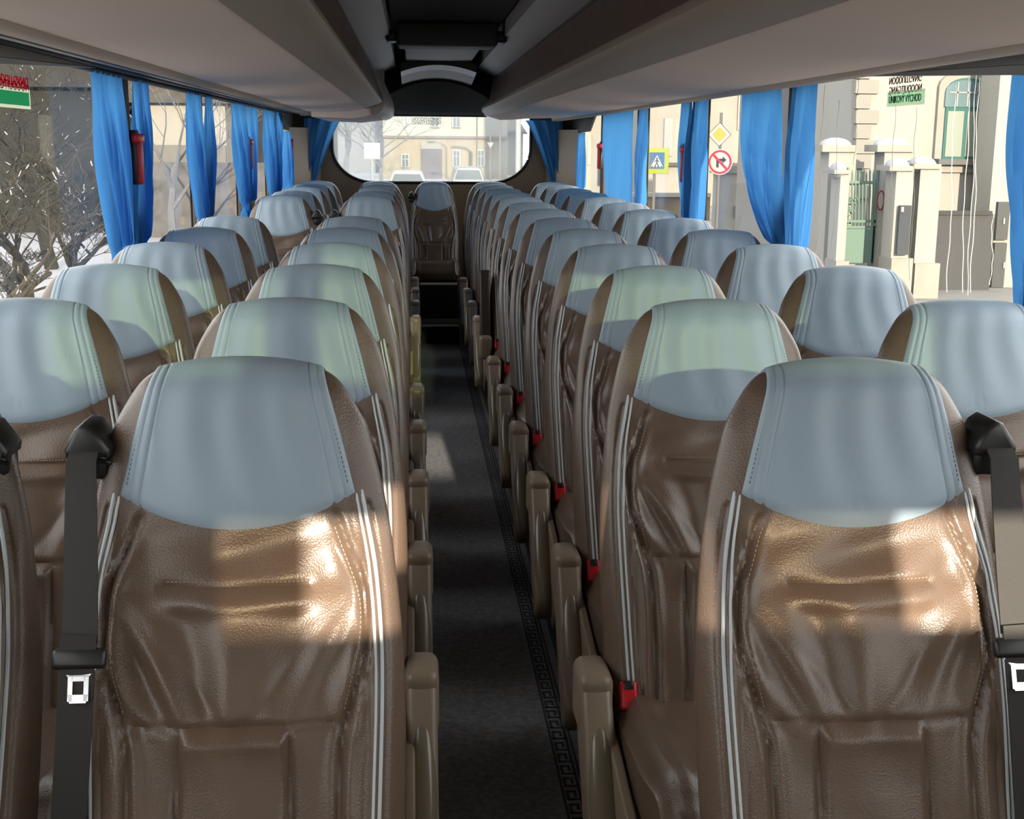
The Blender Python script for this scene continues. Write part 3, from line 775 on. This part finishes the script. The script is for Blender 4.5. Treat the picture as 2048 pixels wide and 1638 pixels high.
# ------------------------------------------------------------------ outside
K = .235
def om(name, col, rough=.85, **k): return mat(name, tuple(c*K for c in col), rough, **k)
CREAM = om('cream_render', (.95, .90, .78), var=.05, vscale=.6)
WHITE = om('white_render', (.98, .95, .86), var=.03, vscale=.5)
STONE = om('pale_stone', (.86, .82, .72), var=.08, vscale=2)
OCHRE = om('ochre_render', (.80, .68, .46), var=.06, vscale=.6)
TEAL = om('teal_paint', (.22, .50, .45)); TEALD = om('dark_teal_paint', (.10, .38, .36))
MINT = om('mint_metal', (.42, .68, .56)); GATEG = om('grey_gate_metal', (.17, .17, .18)); BOXG = om('grey_cabinet', (.20, .21, .21))
SNOW = om('snow', (1.0, 1.02, 1.12), var=.04, vscale=3); WGL = om('dark_pane', (.25, .30, .32), .15); BARK = om('bark', (.17, .15, .12), var=.3, vscale=4)
DARKW = om('dark_timber', (.03, .032, .028), var=.2, vscale=1); ROOF = om('grey_slate', (.20, .18, .15), var=.2, vscale=3)
POLE = om('grey_pole', (.38, .37, .35)); YEL = om('lime_yellow', (.75, .9, .05)); BLUE = om('sign_blue', (.12, .28, .62)); SWHITE = om('sign_white', (1, 1, .98))
SRED = om('sign_red', (.80, .03, .08)); SBLK = om('sign_black', (.05, .05, .05)); SYEL = om('sign_yellow', (.95, .80, .15)); SBACK = om('sign_back', (.8, .82, .82))
TRIMW = om('window_white', (.95, .95, .92)); ROADM = om('wet_road', (.30, .31, .33), .6, var=.3, vscale=.5); BRICK = om('brown_plinth', (.45, .36, .25), var=.15, vscale=2)
GZ = -1.4
mb = MB(); mb.box((-90, -30, GZ-.3), (4.2, 160, GZ)); struct(mb.build('ground', SNOW, smooth=False))
mb = MB(); mb.box((4.2, -30, GZ-.3), (90, 160, GZ)); struct(mb.build('ground', om('slushy_ground', (.75, .74, .72), var=.25, vscale=.7), smooth=False))
def pb(mb, x0, y0, x1, y1, Y, dep, ground=False, mi=None):
    a = at(x0, (y0+y1)/2, Y); b = at(x1, (y0+y1)/2, Y); c = at((x0+x1)/2, y0, Y); d = at((x0+x1)/2, y1, Y)
    mb.box((a.x, Y, GZ if ground else d.z), (b.x, Y+dep, c.z), mi); return mb
def bld(label, m, x0, y0, x1, y1, Y, dep, name='building'):
    p = at((x0+x1)/2, Y and 280, Y); t = thing(name, label, 'building', (p.x, Y, GZ))
    mb = MB(); pb(mb, x0, y0, x1, y1, Y, dep, True); part(t, mb, 'facade', m, smooth=False); return t
def part(t, mb, name, m, parent=None, **k):
    off = Vector(t.location); mb.v = [tuple(Vector(v)-off) for v in mb.v]
    return mb.build(name, m, parent or t, **k)
# -- villa
v = bld('cream villa with a tall arched teal window and quoined corner', WHITE, 1716, -150, 2075, 590, 27.5, 4)
mb = MB()
for k in range(11):
    y0 = 70+k*30; w = 46 if k % 2 else 30; pb(mb, 1712, y0, 1712+w, y0+27, 27.42, .3)
part(v, mb, 'quoins', om('grey_quoin', (.74, .72, .66)), smooth=False)
def archpoly(x0, x1, y0, y1, Y, rise, n=10):
    a, b = at(x0, y1, Y), at(x1, y1, Y); zt = at((x0+x1)/2, y0, Y).z; zs = at((x0+x1)/2, y0+rise, Y).z; z0 = (a.z+b.z)/2
    cx, w = (a.x+b.x)/2, (b.x-a.x)/2
    return [(a.x, z0), (b.x, z0)]+[(cx+w*cos(pi*k/n), zs+(zt-zs)*sin(pi*k/n)) for k in range(n+1)], a.x, b.x, z0, zt, zs
def archwin(t, x0, x1, y0, y1, Y, rise=25):
    P, ax, bx, z0, zt, zs = archpoly(x0-14, x1+14, y0-14, y1, Y, rise+6); mb = MB(); mb.prism(P, 'y', Y-.12, Y+.05); w = part(t, mb, 'window_surround', STONE, smooth=False)
    P, ax, bx, z0, zt, zs = archpoly(x0, x1, y0, y1, Y, rise); mb = MB(); mb.prism(P, 'y', Y-.16, Y); f = part(t, mb, 'window', TEALD, smooth=False)
    mb = MB(); g = .05; zb = z0+(zt-z0)*.62
    for a, b in ((ax+g, (ax+bx)/2-g*.8), ((ax+bx)/2+g*.8, bx-g)): mb.box((a, Y-.18, z0+g), (b, Y-.1, zb-g))
    part(t, mb, 'lower_panes', om('curtained_pane', (.62, .72, .60), .5), f, smooth=False)
    mb = MB(); P2, *_ = archpoly(x0+5, x1-5, y0+5, y0+(y1-y0)*.36, Y, rise-2); mb.prism(P2, 'y', Y-.18, Y-.1); part(t, mb, 'fanlight', om('blue_pane', (.35, .55, .62), .2), f, smooth=False)
    mb = MB()
    for k in (.25, .5, .75): x = ax+(bx-ax)*k; mb.box((x-.015, Y-.2, zb+.05), (x+.015, Y-.1, zt-.1))
    mb.box((ax+.05, Y-.2, (zb+zt)/2), (bx-.05, Y-.1, (zb+zt)/2+.03)); part(t, mb, 'glazing_bars', TRIMW, f, smooth=False)
    mb = MB(); mb.box((ax-.12, Y-.3, z0-.12), (bx+.2, Y, z0)); part(t, mb, 'sill', om('grey_sill', (.35, .35, .36)), smooth=False)
archwin(v, 1878, 1958, 156, 318, 27.5)
mb = MB(); pb(mb, 1852, 330, 1985, 345, 27.4, .3); part(v, mb, 'string_course', STONE, smooth=False)
v2 = bld('recessed grey wing of the villa with a narrow teal window', om('grey_render', (.72, .70, .68)), 1560, -150, 1722, 560, 32.2, 4)
mb = MB(); pb(mb, 1664, 150, 1684, 290, 32.1, .2); part(v2, mb, 'window', TEAL, smooth=False)
mb = MB(); pb(mb, 1655, 140, 1694, 152, 32.0, .3); part(v2, mb, 'cornice', ROOF, smooth=False)
v3 = bld('plain white building at the right photo edge with two meter cabinets', WHITE, 1990, -20, 2500, 585, 26.1, .9)
for y0, y1 in ((404, 480), (486, 575)):
    mb = MB(); pb(mb, 1994-(y0-404)*.09, y0, 2018-(y0-404)*.09, y1, 26.0, .2); o = part(v3, mb, 'meter_cabinet', BOXG, smooth=False)
    mb = MB(); pb(mb, 2007, (y0+y1)/2-6, 2010, (y0+y1)/2+6, 25.96, .1); part(v3, mb, 'cabinet_lock', SWHITE, o, smooth=False)
# gate posts
def post(x0, x1, yc0, yb_, Y, label, cap=22):
    p = at((x0+x1)/2, 300, Y); t = thing('gate_post', label, 'gate post', (p.x, Y, GZ), 'stone gate posts')
    mb = MB(); pb(mb, x0, yc0+cap, x1, yb_, Y, .55, True); part(t, mb, 'shaft', WHITE, smooth=False)
    mb = MB(); pb(mb, x0-7, yc0+10, x1+7, yc0+cap+2, Y-.08, .75); part(t, mb, 'cap_stone', STONE, smooth=False)
    a, b = at(x0-5, yc0+12, Y), at(x1+5, yc0+12, Y); mb = MB(); mb.ell(((a.x+b.x)/2, Y+.27, a.z), ((b.x-a.x)/2, .34, .17)); part(t, mb, 'snow_cap', SNOW)
    mb = MB(); pb(mb, x0-4, yb_-18, x1+4, yb_, Y-.06, .7, True); part(t, mb, 'plinth', STONE, smooth=False)
    return t
post(1652, 1706, 280, 540, 25.4, 'tall snow-capped stone post left of the mint green gate')
post(1762, 1822, 280, 535, 25.0, 'tall snow-capped stone post right of the mint green gate')
post(1787, 1822, 322, 535, 23.9, 'lower stone post with the dark letter panel, beside the taller post', 18)
post(1834, 1876, 318, 545, 24.2, 'low snow-capped stone post left of the grey gate', 18)
post(1676, 1694, 330, 540, 24.55, 'slim low stone post at the hinge of the mint green gate', 16)
p = at(1723, 300, 25.2); t = thing('garden_gate', 'mint green iron garden gate with spiked bars', 'gate', (p.x, 25.2, GZ))
mb = MB(); pb(mb, 1691, 458, 1752, 526, 25.2, .05); part(t, mb, 'sheet_panel', MINT, smooth=False)
mb = MB()
for y in (452, 440, 362): pb(mb, 1690, y, 1752, y+5, 25.2, .05)
pb(mb, 1690, 335, 1694, 530, 25.2, .06); pb(mb, 1748, 335, 1752, 530, 25.2, .06); part(t, mb, 'frame', MINT, smooth=False)
for k in range(8):
    x = 1698+k*7; a, b = at(x, 335+6*((k % 2)), 25.22), at(x-2, 455, 25.22); mb = MB(); mb.tube([a, a+(b-a)*.08, b], [.002, .018, .014], 6); part(t, mb, 'bar', MINT)
for k in range(3):
    c = at(1700+k*3, 425-k*12, 25.2); mb = MB(); pts = [c+Vector((.10*cos(a*.5)*(1-a/22), 0, .10*sin(a*.5)*(1-a/22))) for a in range(18)]; mb.tube(pts, .012, 5); part(t, mb, 'scroll', MINT)
p = at(1808, 450, 24.5); t = thing('letter_panel', 'narrow dark blue-grey panel mounted on the low gate post', 'panel', (p.x, 23.75, GZ))
mb = MB(); pb(mb, 1797, 411, 1820, 510, 23.75, .08); part(t, mb, 'door', om('slate_blue_metal', (.13, .15, .18)), smooth=False)
mb = MB(); pb(mb, 1803, 414, 1808, 424, 23.71, .05); part(t, mb, 'name_plate', SWHITE, smooth=False)
p = at(1918, 500, 24.0); t = thing('sliding_gate', 'large dark grey sheet metal driveway gate', 'gate', (p.x, 25.6, GZ))
mb = MB(); pb(mb, 1856, 428, 1984, 586, 25.6, .08); part(t, mb, 'sheet', GATEG, smooth=False)
mb = MB(); pb(mb, 1848, 422, 1985, 430, 25.55, .16); pb(mb, 1848, 422, 1857, 586, 25.55, .16); part(t, mb, 'frame', om('dark_frame', (.12, .12, .12)), smooth=False)
p = at(1762, 400, 24.9); t = thing('round_sign', 'small round white sign with red rim on the gate post', 'sign', (p.x, 24.85, GZ))
def disc(px, py, Y, rx, ry, th, n=28):
    c = at(px, py, Y); P = [(c.x+rx*cos(2*pi*k/n), c.z+ry*sin(2*pi*k/n)) for k in range(n)]; mb = MB(); mb.prism(P, 'y', Y, Y+th); return mb
part(t, disc(1762, 401, 24.82, .075, .20, .03), 'red_rim', SRED, smooth=False); part(t, disc(1762, 401, 24.80, .05, .165, .03), 'face', SWHITE, smooth=False)
# -- distance buildings on the right
b = bld('beige street house seen behind the round red traffic sign', om('beige_render', (.86, .80, .70), var=.08, vscale=.8), 1300, -100, 1600, 420, 62, 8)
for (x0, y0, x1, y1) in ((1328, 236, 1345, 312), (1282, 238, 1300, 300), (1476, 180, 1492, 260), (1400, 170, 1410, 240)):
    mb = MB(); pb(mb, x0, y0, x1, y1, 61.9, .3); part(b, mb, 'window', om('grey_pane', (.42, .42, .44), .4), smooth=False)
mb = MB(); pb(mb, 1300, 326, 1600, 333, 61.7, .6); part(b, mb, 'ledge', ROOF, smooth=False)
b = bld('pale cream house behind the pedestrian crossing sign', CREAM, 1120, -60, 1310, 410, 72, 8)
for (x0, y0, x1, y1) in ((1175, 270, 1182, 330), (1280, 235, 1292, 300)):
    mb = MB(); pb(mb, x0, y0, x1, y1, 71.9, .3); part(b, mb, 'window', om('grey_pane2', (.42, .42, .44), .4), smooth=False)
p = at(1540, 400, 40); t = thing('boundary_wall', 'pale stone boundary wall with flat coping behind the round sign', 'wall', (p.x, 40, GZ))
mb = MB(); pb(mb, 1430, 345, 1660, 480, 40, .4, True); part(t, mb, 'masonry', STONE, smooth=False)
mb = MB(); pb(mb, 1428, 332, 1664, 347, 39.9, .6); part(t, mb, 'coping', om('grey_coping', (.6, .58, .52)), smooth=False)
for (x0, y0, x1, y1) in ((1468, 412, 1482, 435), (1496, 415, 1506, 440)):
    mb = MB(); pb(mb, x0, y0, x1, y1, 39.95, .2); part(t, mb, 'vent_opening', om('grey_vent', (.45, .45, .45)), smooth=False)
p = at(1340, 400, 50); t = thing('garden_wall', 'low brown stone wall under the pedestrian crossing sign', 'wall', (p.x, 50, GZ))
mb = MB(); pb(mb, 1270, 392, 1420, 440, 50, .4, True); part(t, mb, 'masonry', BRICK, smooth=False)
mb = MB(); pb(mb, 1268, 386, 1422, 394, 49.9, .6); part(t, mb, 'coping', STONE, smooth=False)
# -- traffic signs
def ring(mb, cx, cz, Y0, Y1, r0, r1, n=36):
    vs = []
    for y in (Y0, Y1):
        for r in (r0, r1): vs += [(cx+r*cos(2*pi*k/n), y, cz+r*sin(2*pi*k/n)) for k in range(n)]
    fs = []
    for k in range(n):
        j = (k+1) % n
        fs += [(k, j, n+j, n+k), (2*n+k, 3*n+k, 3*n+j, 2*n+j), (k, 2*n+k, 2*n+j, j), (n+k, n+j, 3*n+j, 3*n+k)]
    mb.add(vs, fs)
Y = 31; c = at(1440, 324, Y); t = thing('traffic_sign', 'post with a yellow diamond above a round red no-turn sign', 'traffic sign', (c.x, Y, GZ))
mb = MB(); mb.tube([(c.x, Y+.06, GZ), (c.x, Y+.06, at(1440, 225, Y).z)], .035, 10); part(t, mb, 'pole', POLE)
mb = MB(); n = 36; R_ = .31; mb.prism([(c.x+R_*cos(2*pi*k/n), c.z+R_*sin(2*pi*k/n)) for k in range(n)], 'y', Y, Y+.02); rs = part(t, mb, 'round_sign', SWHITE, smooth=False)
mb = MB(); ring(mb, c.x, c.z, Y-.008, Y, .235, .285); part(t, mb, 'red_ring', SRED, rs, smooth=False)
mb = MB()
for q in (((-.09, -.15), (-.03, -.15), (-.03, .02), (-.09, .02)), ((-.09, 0), (.07, .0), (.07, .06), (-.09, .06)), ((.06, -.05), (.16, .03), (.06, .11))):
    mb.prism([(c.x+a, c.z+.02+b_) for a, b_ in q], 'y', Y-.008, Y)
part(t, mb, 'turn_arrow', SBLK, rs, smooth=False)
mb = MB(); mb.prism([(c.x-.19, c.z+.15), (c.x-.15, c.z+.19), (c.x+.19, c.z-.15), (c.x+.15, c.z-.19)], 'y', Y-.013, Y-.006); part(t, mb, 'slash', SRED, rs, smooth=False)
d = at(1439, 269, Y); mb = MB()
mb.prism([(d.x+.29, d.z), (d.x, d.z+.29), (d.x-.29, d.z), (d.x, d.z-.29)], 'y', Y, Y+.02); ds = part(t, mb, 'diamond_sign', SWHITE, smooth=False)
mb = MB(); mb.prism([(d.x+.18, d.z), (d.x, d.z+.18), (d.x-.18, d.z), (d.x, d.z-.18)], 'y', Y-.008, Y); part(t, mb, 'yellow_field', SYEL, ds, smooth=False)
mb = MB()
for s1, s2 in ((.29, .275),):
    for (ax, az), (bx, bz) in (((1, 0), (0, 1)), ((0, 1), (-1, 0)), ((-1, 0), (0, -1)), ((0, -1), (1, 0))):
        mb.prism([(d.x+ax*s1, d.z+az*s1), (d.x+bx*s1, d.z+bz*s1), (d.x+bx*s2, d.z+bz*s2), (d.x+ax*s2, d.z+az*s2)], 'y', Y-.006, Y)
part(t, mb, 'black_edge', SBLK, ds, smooth=False)
Y = 32; c = at(1312, 322, Y); t = thing('crossing_sign', 'lime yellow board with a blue pedestrian crossing sign', 'traffic sign', (c.x, Y, GZ))
mb = MB(); mb.tube([(c.x-.02, Y+.06, GZ), (c.x-.02, Y+.06, c.z+.2)], .035, 10); part(t, mb, 'pole', POLE)
mb = MB(); mb.rbox((c.x-.325, Y, c.z-.315), (c.x+.325, Y+.03, c.z+.315), .014, 2); bd = part(t, mb, 'yellow_board', YEL)
mb = MB(); mb.box((c.x-.17, Y-.01, c.z-.19), (c.x+.21, Y, c.z+.21)); part(t, mb, 'blue_square', BLUE, bd, smooth=False)
mb = MB(); mb.prism([(c.x-.14, c.z-.15), (c.x+.18, c.z-.15), (c.x+.02, c.z+.15)], 'y', Y-.016, Y-.008); part(t, mb, 'white_triangle', SWHITE, bd, smooth=False)
mb = MB(); mb.ell((c.x+.02, Y-.02, c.z+.06), (.022, .006, .022), None, 10, 6)
for (a, b_) in (((.02, .04), (.02, -.04)), ((.02, -.04), (-.03, -.13)), ((.02, -.04), (.06, -.13)), ((.02, .02), (-.04, -.02)), ((.02, .02), (.07, -.02))):
    mb.tube([(c.x+a[0], Y-.02, c.z+a[1]), (c.x+b_[0], Y-.02, c.z+b_[1])], .010, 5)
for k in range(4): mb.box((c.x-.12+k*.08, Y-.022, c.z-.148), (c.x-.08+k*.08, Y-.014, c.z-.128))
part(t, mb, 'walking_figure', SBLK, bd)
# -- street behind the bus
YB2 = 108
b = bld('long cream two-storey house behind the bus with ochre ground floor', CREAM, 765, 60, 1015, 350, YB2, 10)
mb = MB(); pb(mb, 765, 276, 1015, 352, YB2-.1, .3, True); part(b, mb, 'ochre_base', OCHRE, smooth=False)
mb = MB(); pb(mb, 765, 272, 1015, 277, YB2-.4, .6); part(b, mb, 'string_course', om('brown_course', (.4, .34, .25)), smooth=False)
for (x0, y0, x1, y1) in ((905, 222, 921, 254), (862, 222, 878, 254), (906, 300, 920, 332), (955, 300, 969, 332), (803, 308, 818, 334)):
    mb = MB(); pb(mb, x0-1, y0-1, x1+1, y1+1, YB2-.3, .3); f = part(b, mb, 'window', TRIMW, smooth=False)
    mb = MB()
    xm, ym = (x0+x1)/2, y0+(y1-y0)*.38
    for xa, xb in ((x0+1.5, xm-1), (xm+1, x1-1.5)):
        for ya, yb_ in ((y0+1.5, ym-1), (ym+1, y1-1)): pb(mb, xa, ya, xb, yb_, YB2-.36, .1)
    part(b, mb, 'pane', WGL, f, smooth=False)
mb = MB(); pb(mb, 842, 298, 884, 352, YB2-.35, .3, True); part(b, mb, 'doorway', om('mauve_door', (.33, .30, .33)), smooth=False)
mb = MB(); pb(mb, 842, 283, 882, 298, YB2-.4, .3); part(b, mb, 'door_canopy', om('pale_canopy', (.7, .66, .56)), smooth=False)
b = bld('narrow ochre house with a dark gable right of the cream house', OCHRE, 1012, 262, 1046, 350, 121, 8)
mb = MB(); a0, a1, a2 = at(1002, 268, 119.8), at(1056, 268, 119.8), at(1030, 228, 119.8); mb.prism([(a0.x, a0.z), (a1.x, a1.z), (a2.x, a2.z)], 'y', 119.8, 128); part(b, mb, 'roof', ROOF, smooth=False)
b = bld('grey house far off at the left of the back window', om('grey_far', (.55, .56, .58), var=.1, vscale=.3), 560, 190, 770, 350, 128, 8)
mb = MB(); pb(mb, 560, 180, 772, 194, 127.5, 9); part(b, mb, 'roof', om('snow_roof', (.8, .82, .88)), smooth=False)
def car(px, py, Y, w, h, m, label, scale=1):
    c = at(px, py, Y); t = thing('car', label, 'car', (c.x, Y, GZ)); L = 4.2
    prof = [(-w/2, .35), (-w/2, h*.52), (-w*.42, h*.56), (-w*.33, h*.95), (-w*.27, h), (w*.27, h), (w*.33, h*.95), (w*.42, h*.56), (w/2, h*.52), (w/2, .35)]
    mb = MB(); mb.prism(prof, 'y', 0, L, .05); mb.build('body', m, t)
    mb = MB(); mb.prism([(-w*.36, h*.6), (-w*.28, h*.92), (w*.28, h*.92), (w*.36, h*.6)], 'y', -.02, .0); mb.build('windscreen', WGL, t, smooth=False)
    for sx in (-1, 1):
        for y in (.8, 3.3):
            mb = MB(); mb.tube([(sx*w*.5-sx*.2, y, .32), (sx*w*.5, y, .32)], .32, 18); mb.build('wheel', SBLK, t)
        mb = MB(); mb.ell((sx*w*.36, -.01, h*.45), (.14, .04, .09), None, 12, 8); mb.build('headlight', TRIMW, t)
car(937, 345, 70, 2.1, 1.62, om('grey_car_paint', (.35, .36, .38), .3), 'grey car parked in front of the cream house')
car(815, 350, 68, 2.4, 1.42, om('silver_car_paint', (.75, .77, .80), .3), 'snow-covered silver car behind the back window, left of the doorway')
Y = 60; c = at(744, 302, Y); t = thing('street_sign', 'blank white square sign board beyond the back window', 'sign', (c.x, Y, GZ))
mb = MB(); mb.tube([(c.x, Y+.06, GZ), (c.x, Y+.06, c.z)], .06, 8); part(t, mb, 'pole', SBACK)
mb = MB(); mb.rbox((c.x-.37, Y, c.z-.37), (c.x+.37, Y+.03, c.z+.37), .012, 2); part(t, mb, 'board', SWHITE)
Y = 70; c = at(981, 291, Y); t = thing('give_way_sign', 'pale triangular give way sign on a thin post', 'traffic sign', (c.x, Y, GZ))
mb = MB(); mb.tube([(c.x, Y+.06, GZ), (c.x, Y+.06, at(981, 262, Y).z)], .045, 8); part(t, mb, 'pole', BRICK)
mb = MB(); mb.prism([(c.x-.18, c.z+.16), (c.x+.18, c.z+.16), (c.x, c.z-.16)], 'y', Y, Y+.02); part(t, mb, 'triangle', SBACK, smooth=False)
def lamp(px, pyt, Y, r, m, label):
    c = at(px, pyt, Y); t = thing('street_lamp', label, 'lamp post', (c.x, Y, GZ))
    mb = MB(); mb.tube([(c.x, Y, GZ), (c.x, Y, c.z)], r, 8); part(t, mb, 'pole', m)
    mb = MB(); mb.tube([(c.x, Y, c.z), (c.x-.4, Y, c.z+.25), (c.x-1.1, Y, c.z+.35)], r*.6, 6); part(t, mb, 'arm', m)
    mb = MB(); mb.rbox((c.x-1.6, Y-.12, c.z+.28), (c.x-1.0, Y+.12, c.z+.42), .04, 2); part(t, mb, 'lamp_head', SBACK)
lamp(1038, 120, 80, .16, SWHITE, 'thick pale lamp post at the right side of the back window'); lamp(954, 150, 85, .05, BRICK, 'thin lamp post in front of the cream house'); lamp(1001, 150, 75, .06, BRICK, 'thin brown lamp post right of the give way sign')

# -- trees
def tree(px, Y, h, label, seed, spread=.6, levels=5, r0=None, lean=0, m=BARK, snow=True, trunk=.3, n0=4, name='bare_tree', zb=GZ):
    rnd = random.Random(seed); c = at(px, 400, Y); t = thing(name, label, 'tree', (c.x, Y, zb)); mb = MB(); sn = MB()
    r0 = r0 or h*.022
    def grow(p, d, L, r, lv):
        pts = [p]; rs = [r]; q = p.copy(); dd = d.copy()
        for k in range(4):
            dd = (dd+Vector((rnd.uniform(-1, 1), rnd.uniform(-1, 1), rnd.uniform(-.5, .7)))*.16).normalized(); q = q+dd*L/4; pts.append(q.copy()); rs.append(max(.004, r*(1-.11*(k+1))))
        mb.tube(pts, rs, 6 if lv > 2 else 4)
        if snow and lv <= 2 and rnd.random() < .07:
            i = rnd.randint(1, 3); sn.tube([pts[i]+Vector((0, 0, rs[i]*.9)), pts[i+1]+Vector((0, 0, rs[i+1]*.9))], [rs[i]*1.05+.003, rs[i+1]*1.0+.003], 5)
        if lv == 0: return
        for k in range(n0 if lv == levels else rnd.choice((2, 3, 3))):
            i = rnd.randint(2, 4); a = rnd.uniform(0, 2*pi)
            nd = (dd*(1-spread*.5)+Vector((cos(a), sin(a), rnd.uniform(-.1, .6)))*spread).normalized()
            grow(pts[i], nd, L*rnd.uniform(.62, .85), rs[i]*.62, lv-1)
    grow(Vector((0, 0, 0)), Vector((lean, 0, 1)).normalized(), h*trunk, r0, levels)
    mb.build('branches', m, t)
    if snow and sn.v: sn.build('snow_lining', SNOW, t)
DB = om('dark_bark', (.045, .045, .036), var=.3, vscale=5); LB = om('pale_bark', (.13, .11, .08), var=.3, vscale=5); GB = om('grey_twigs', (.42, .43, .45), var=.2, vscale=2)
tree(40, 17, 5.2, 'dark bare tree with snowy twigs filling the nearest left window', 3, .75, 6, lean=.1, m=DB, trunk=.26, n0=5)
tree(-70, 13.2, 4.6, 'bare tree at the left photo edge behind the faded sticker', 11, .75, 6, lean=.25, m=LB, trunk=.26, n0=5)
tree(130, 24, 5.5, 'bare bush with thin twigs over the snow, right of the dark tree', 5, .8, 5, m=DB, trunk=.2, n0=5)
tree(345, 34, 5.6, 'grey trunked tree standing before the white house', 8, .6, 5, m=GB, trunk=.4)
tree(10, 21, 3.2, 'low tangled hedge bush at the bottom of the nearest left window', 21, .95, 6, m=DB, trunk=.16, n0=6, name='bare_bush')
tree(765, 84, 13, 'large hazy grey tree beyond the left half of the back window', 14, .7, 6, m=GB, trunk=.2, n0=9, r0=.16)
tree(690, 92, 12, 'smaller hazy grey tree at the far left of the back window', 15, .7, 6, m=GB, trunk=.24, n0=5)
tree(95, 30, 7.5, 'tall bare tree standing behind the sunlit near curtain on the left', 31, .7, 6, m=DB, trunk=.24, n0=6)
# -- left buildings
b = bld('white house with grey roof seen through the second left window', CREAM, 268, 205, 452, 330, 46, 8)
mb = MB(); pb(mb, 255, 120, 470, 206, 45.6, 9); part(b, mb, 'roof', ROOF, smooth=False)
mb = MB(); pb(mb, 268, 290, 452, 345, 45.8, .4, False); part(b, mb, 'plinth', om('tan_plinth', (.50, .46, .38)), smooth=False)
b = bld('dark timber shed behind the bare trees on the left', DARKW, -320, 170, 195, 420, 42, 6)
mb = MB(); pb(mb, -330, 90, 195, 172, 41.5, 7); part(b, mb, 'roof', om('brown_roof', (.05, .045, .04), var=.2, vscale=2), smooth=False)
b = bld('low dark outbuilding behind the white house, near the rear windows', om('dark_render', (.24, .24, .24), var=.2, vscale=1), 452, 165, 660, 370, 60, 6)
p = at(350, 360, 38); t = thing('timber_fence', 'dark fence crossing the snow below the white house', 'fence', (p.x, 40, GZ))
mb = MB(); pb(mb, 230, 325, 640, 385, 40, .15, True); part(t, mb, 'boards', om('fence_boards', (.26, .25, .25), var=.3, vscale=2), smooth=False)

# ------------------------------------------------------------------ light
w = bpy.data.worlds.new('sky'); S.world = w; w.use_nodes = True
bg = w.node_tree.nodes['Background']; bg.inputs[0].default_value = (.93, .96, 1.0, 1); bg.inputs[1].default_value = 3.8
sl = bpy.data.lights.new('sun', 'SUN'); sl.energy = 13.0; sl.angle = radians(.5); sl.color = (1.0, .88, .70)
so = bpy.data.objects.new('sun', sl); C.objects.link(so)
el = radians(11.5); d = Vector((-.06, cos(el), -sin(el))).normalized(); so.rotation_euler = d.to_track_quat('-Z', 'Y').to_euler()
vs = S.view_settings; vs.view_transform = 'Standard'; vs.look = 'None'; vs.exposure = 0.0; vs.gamma = 1; vs.use_curve_mapping = False
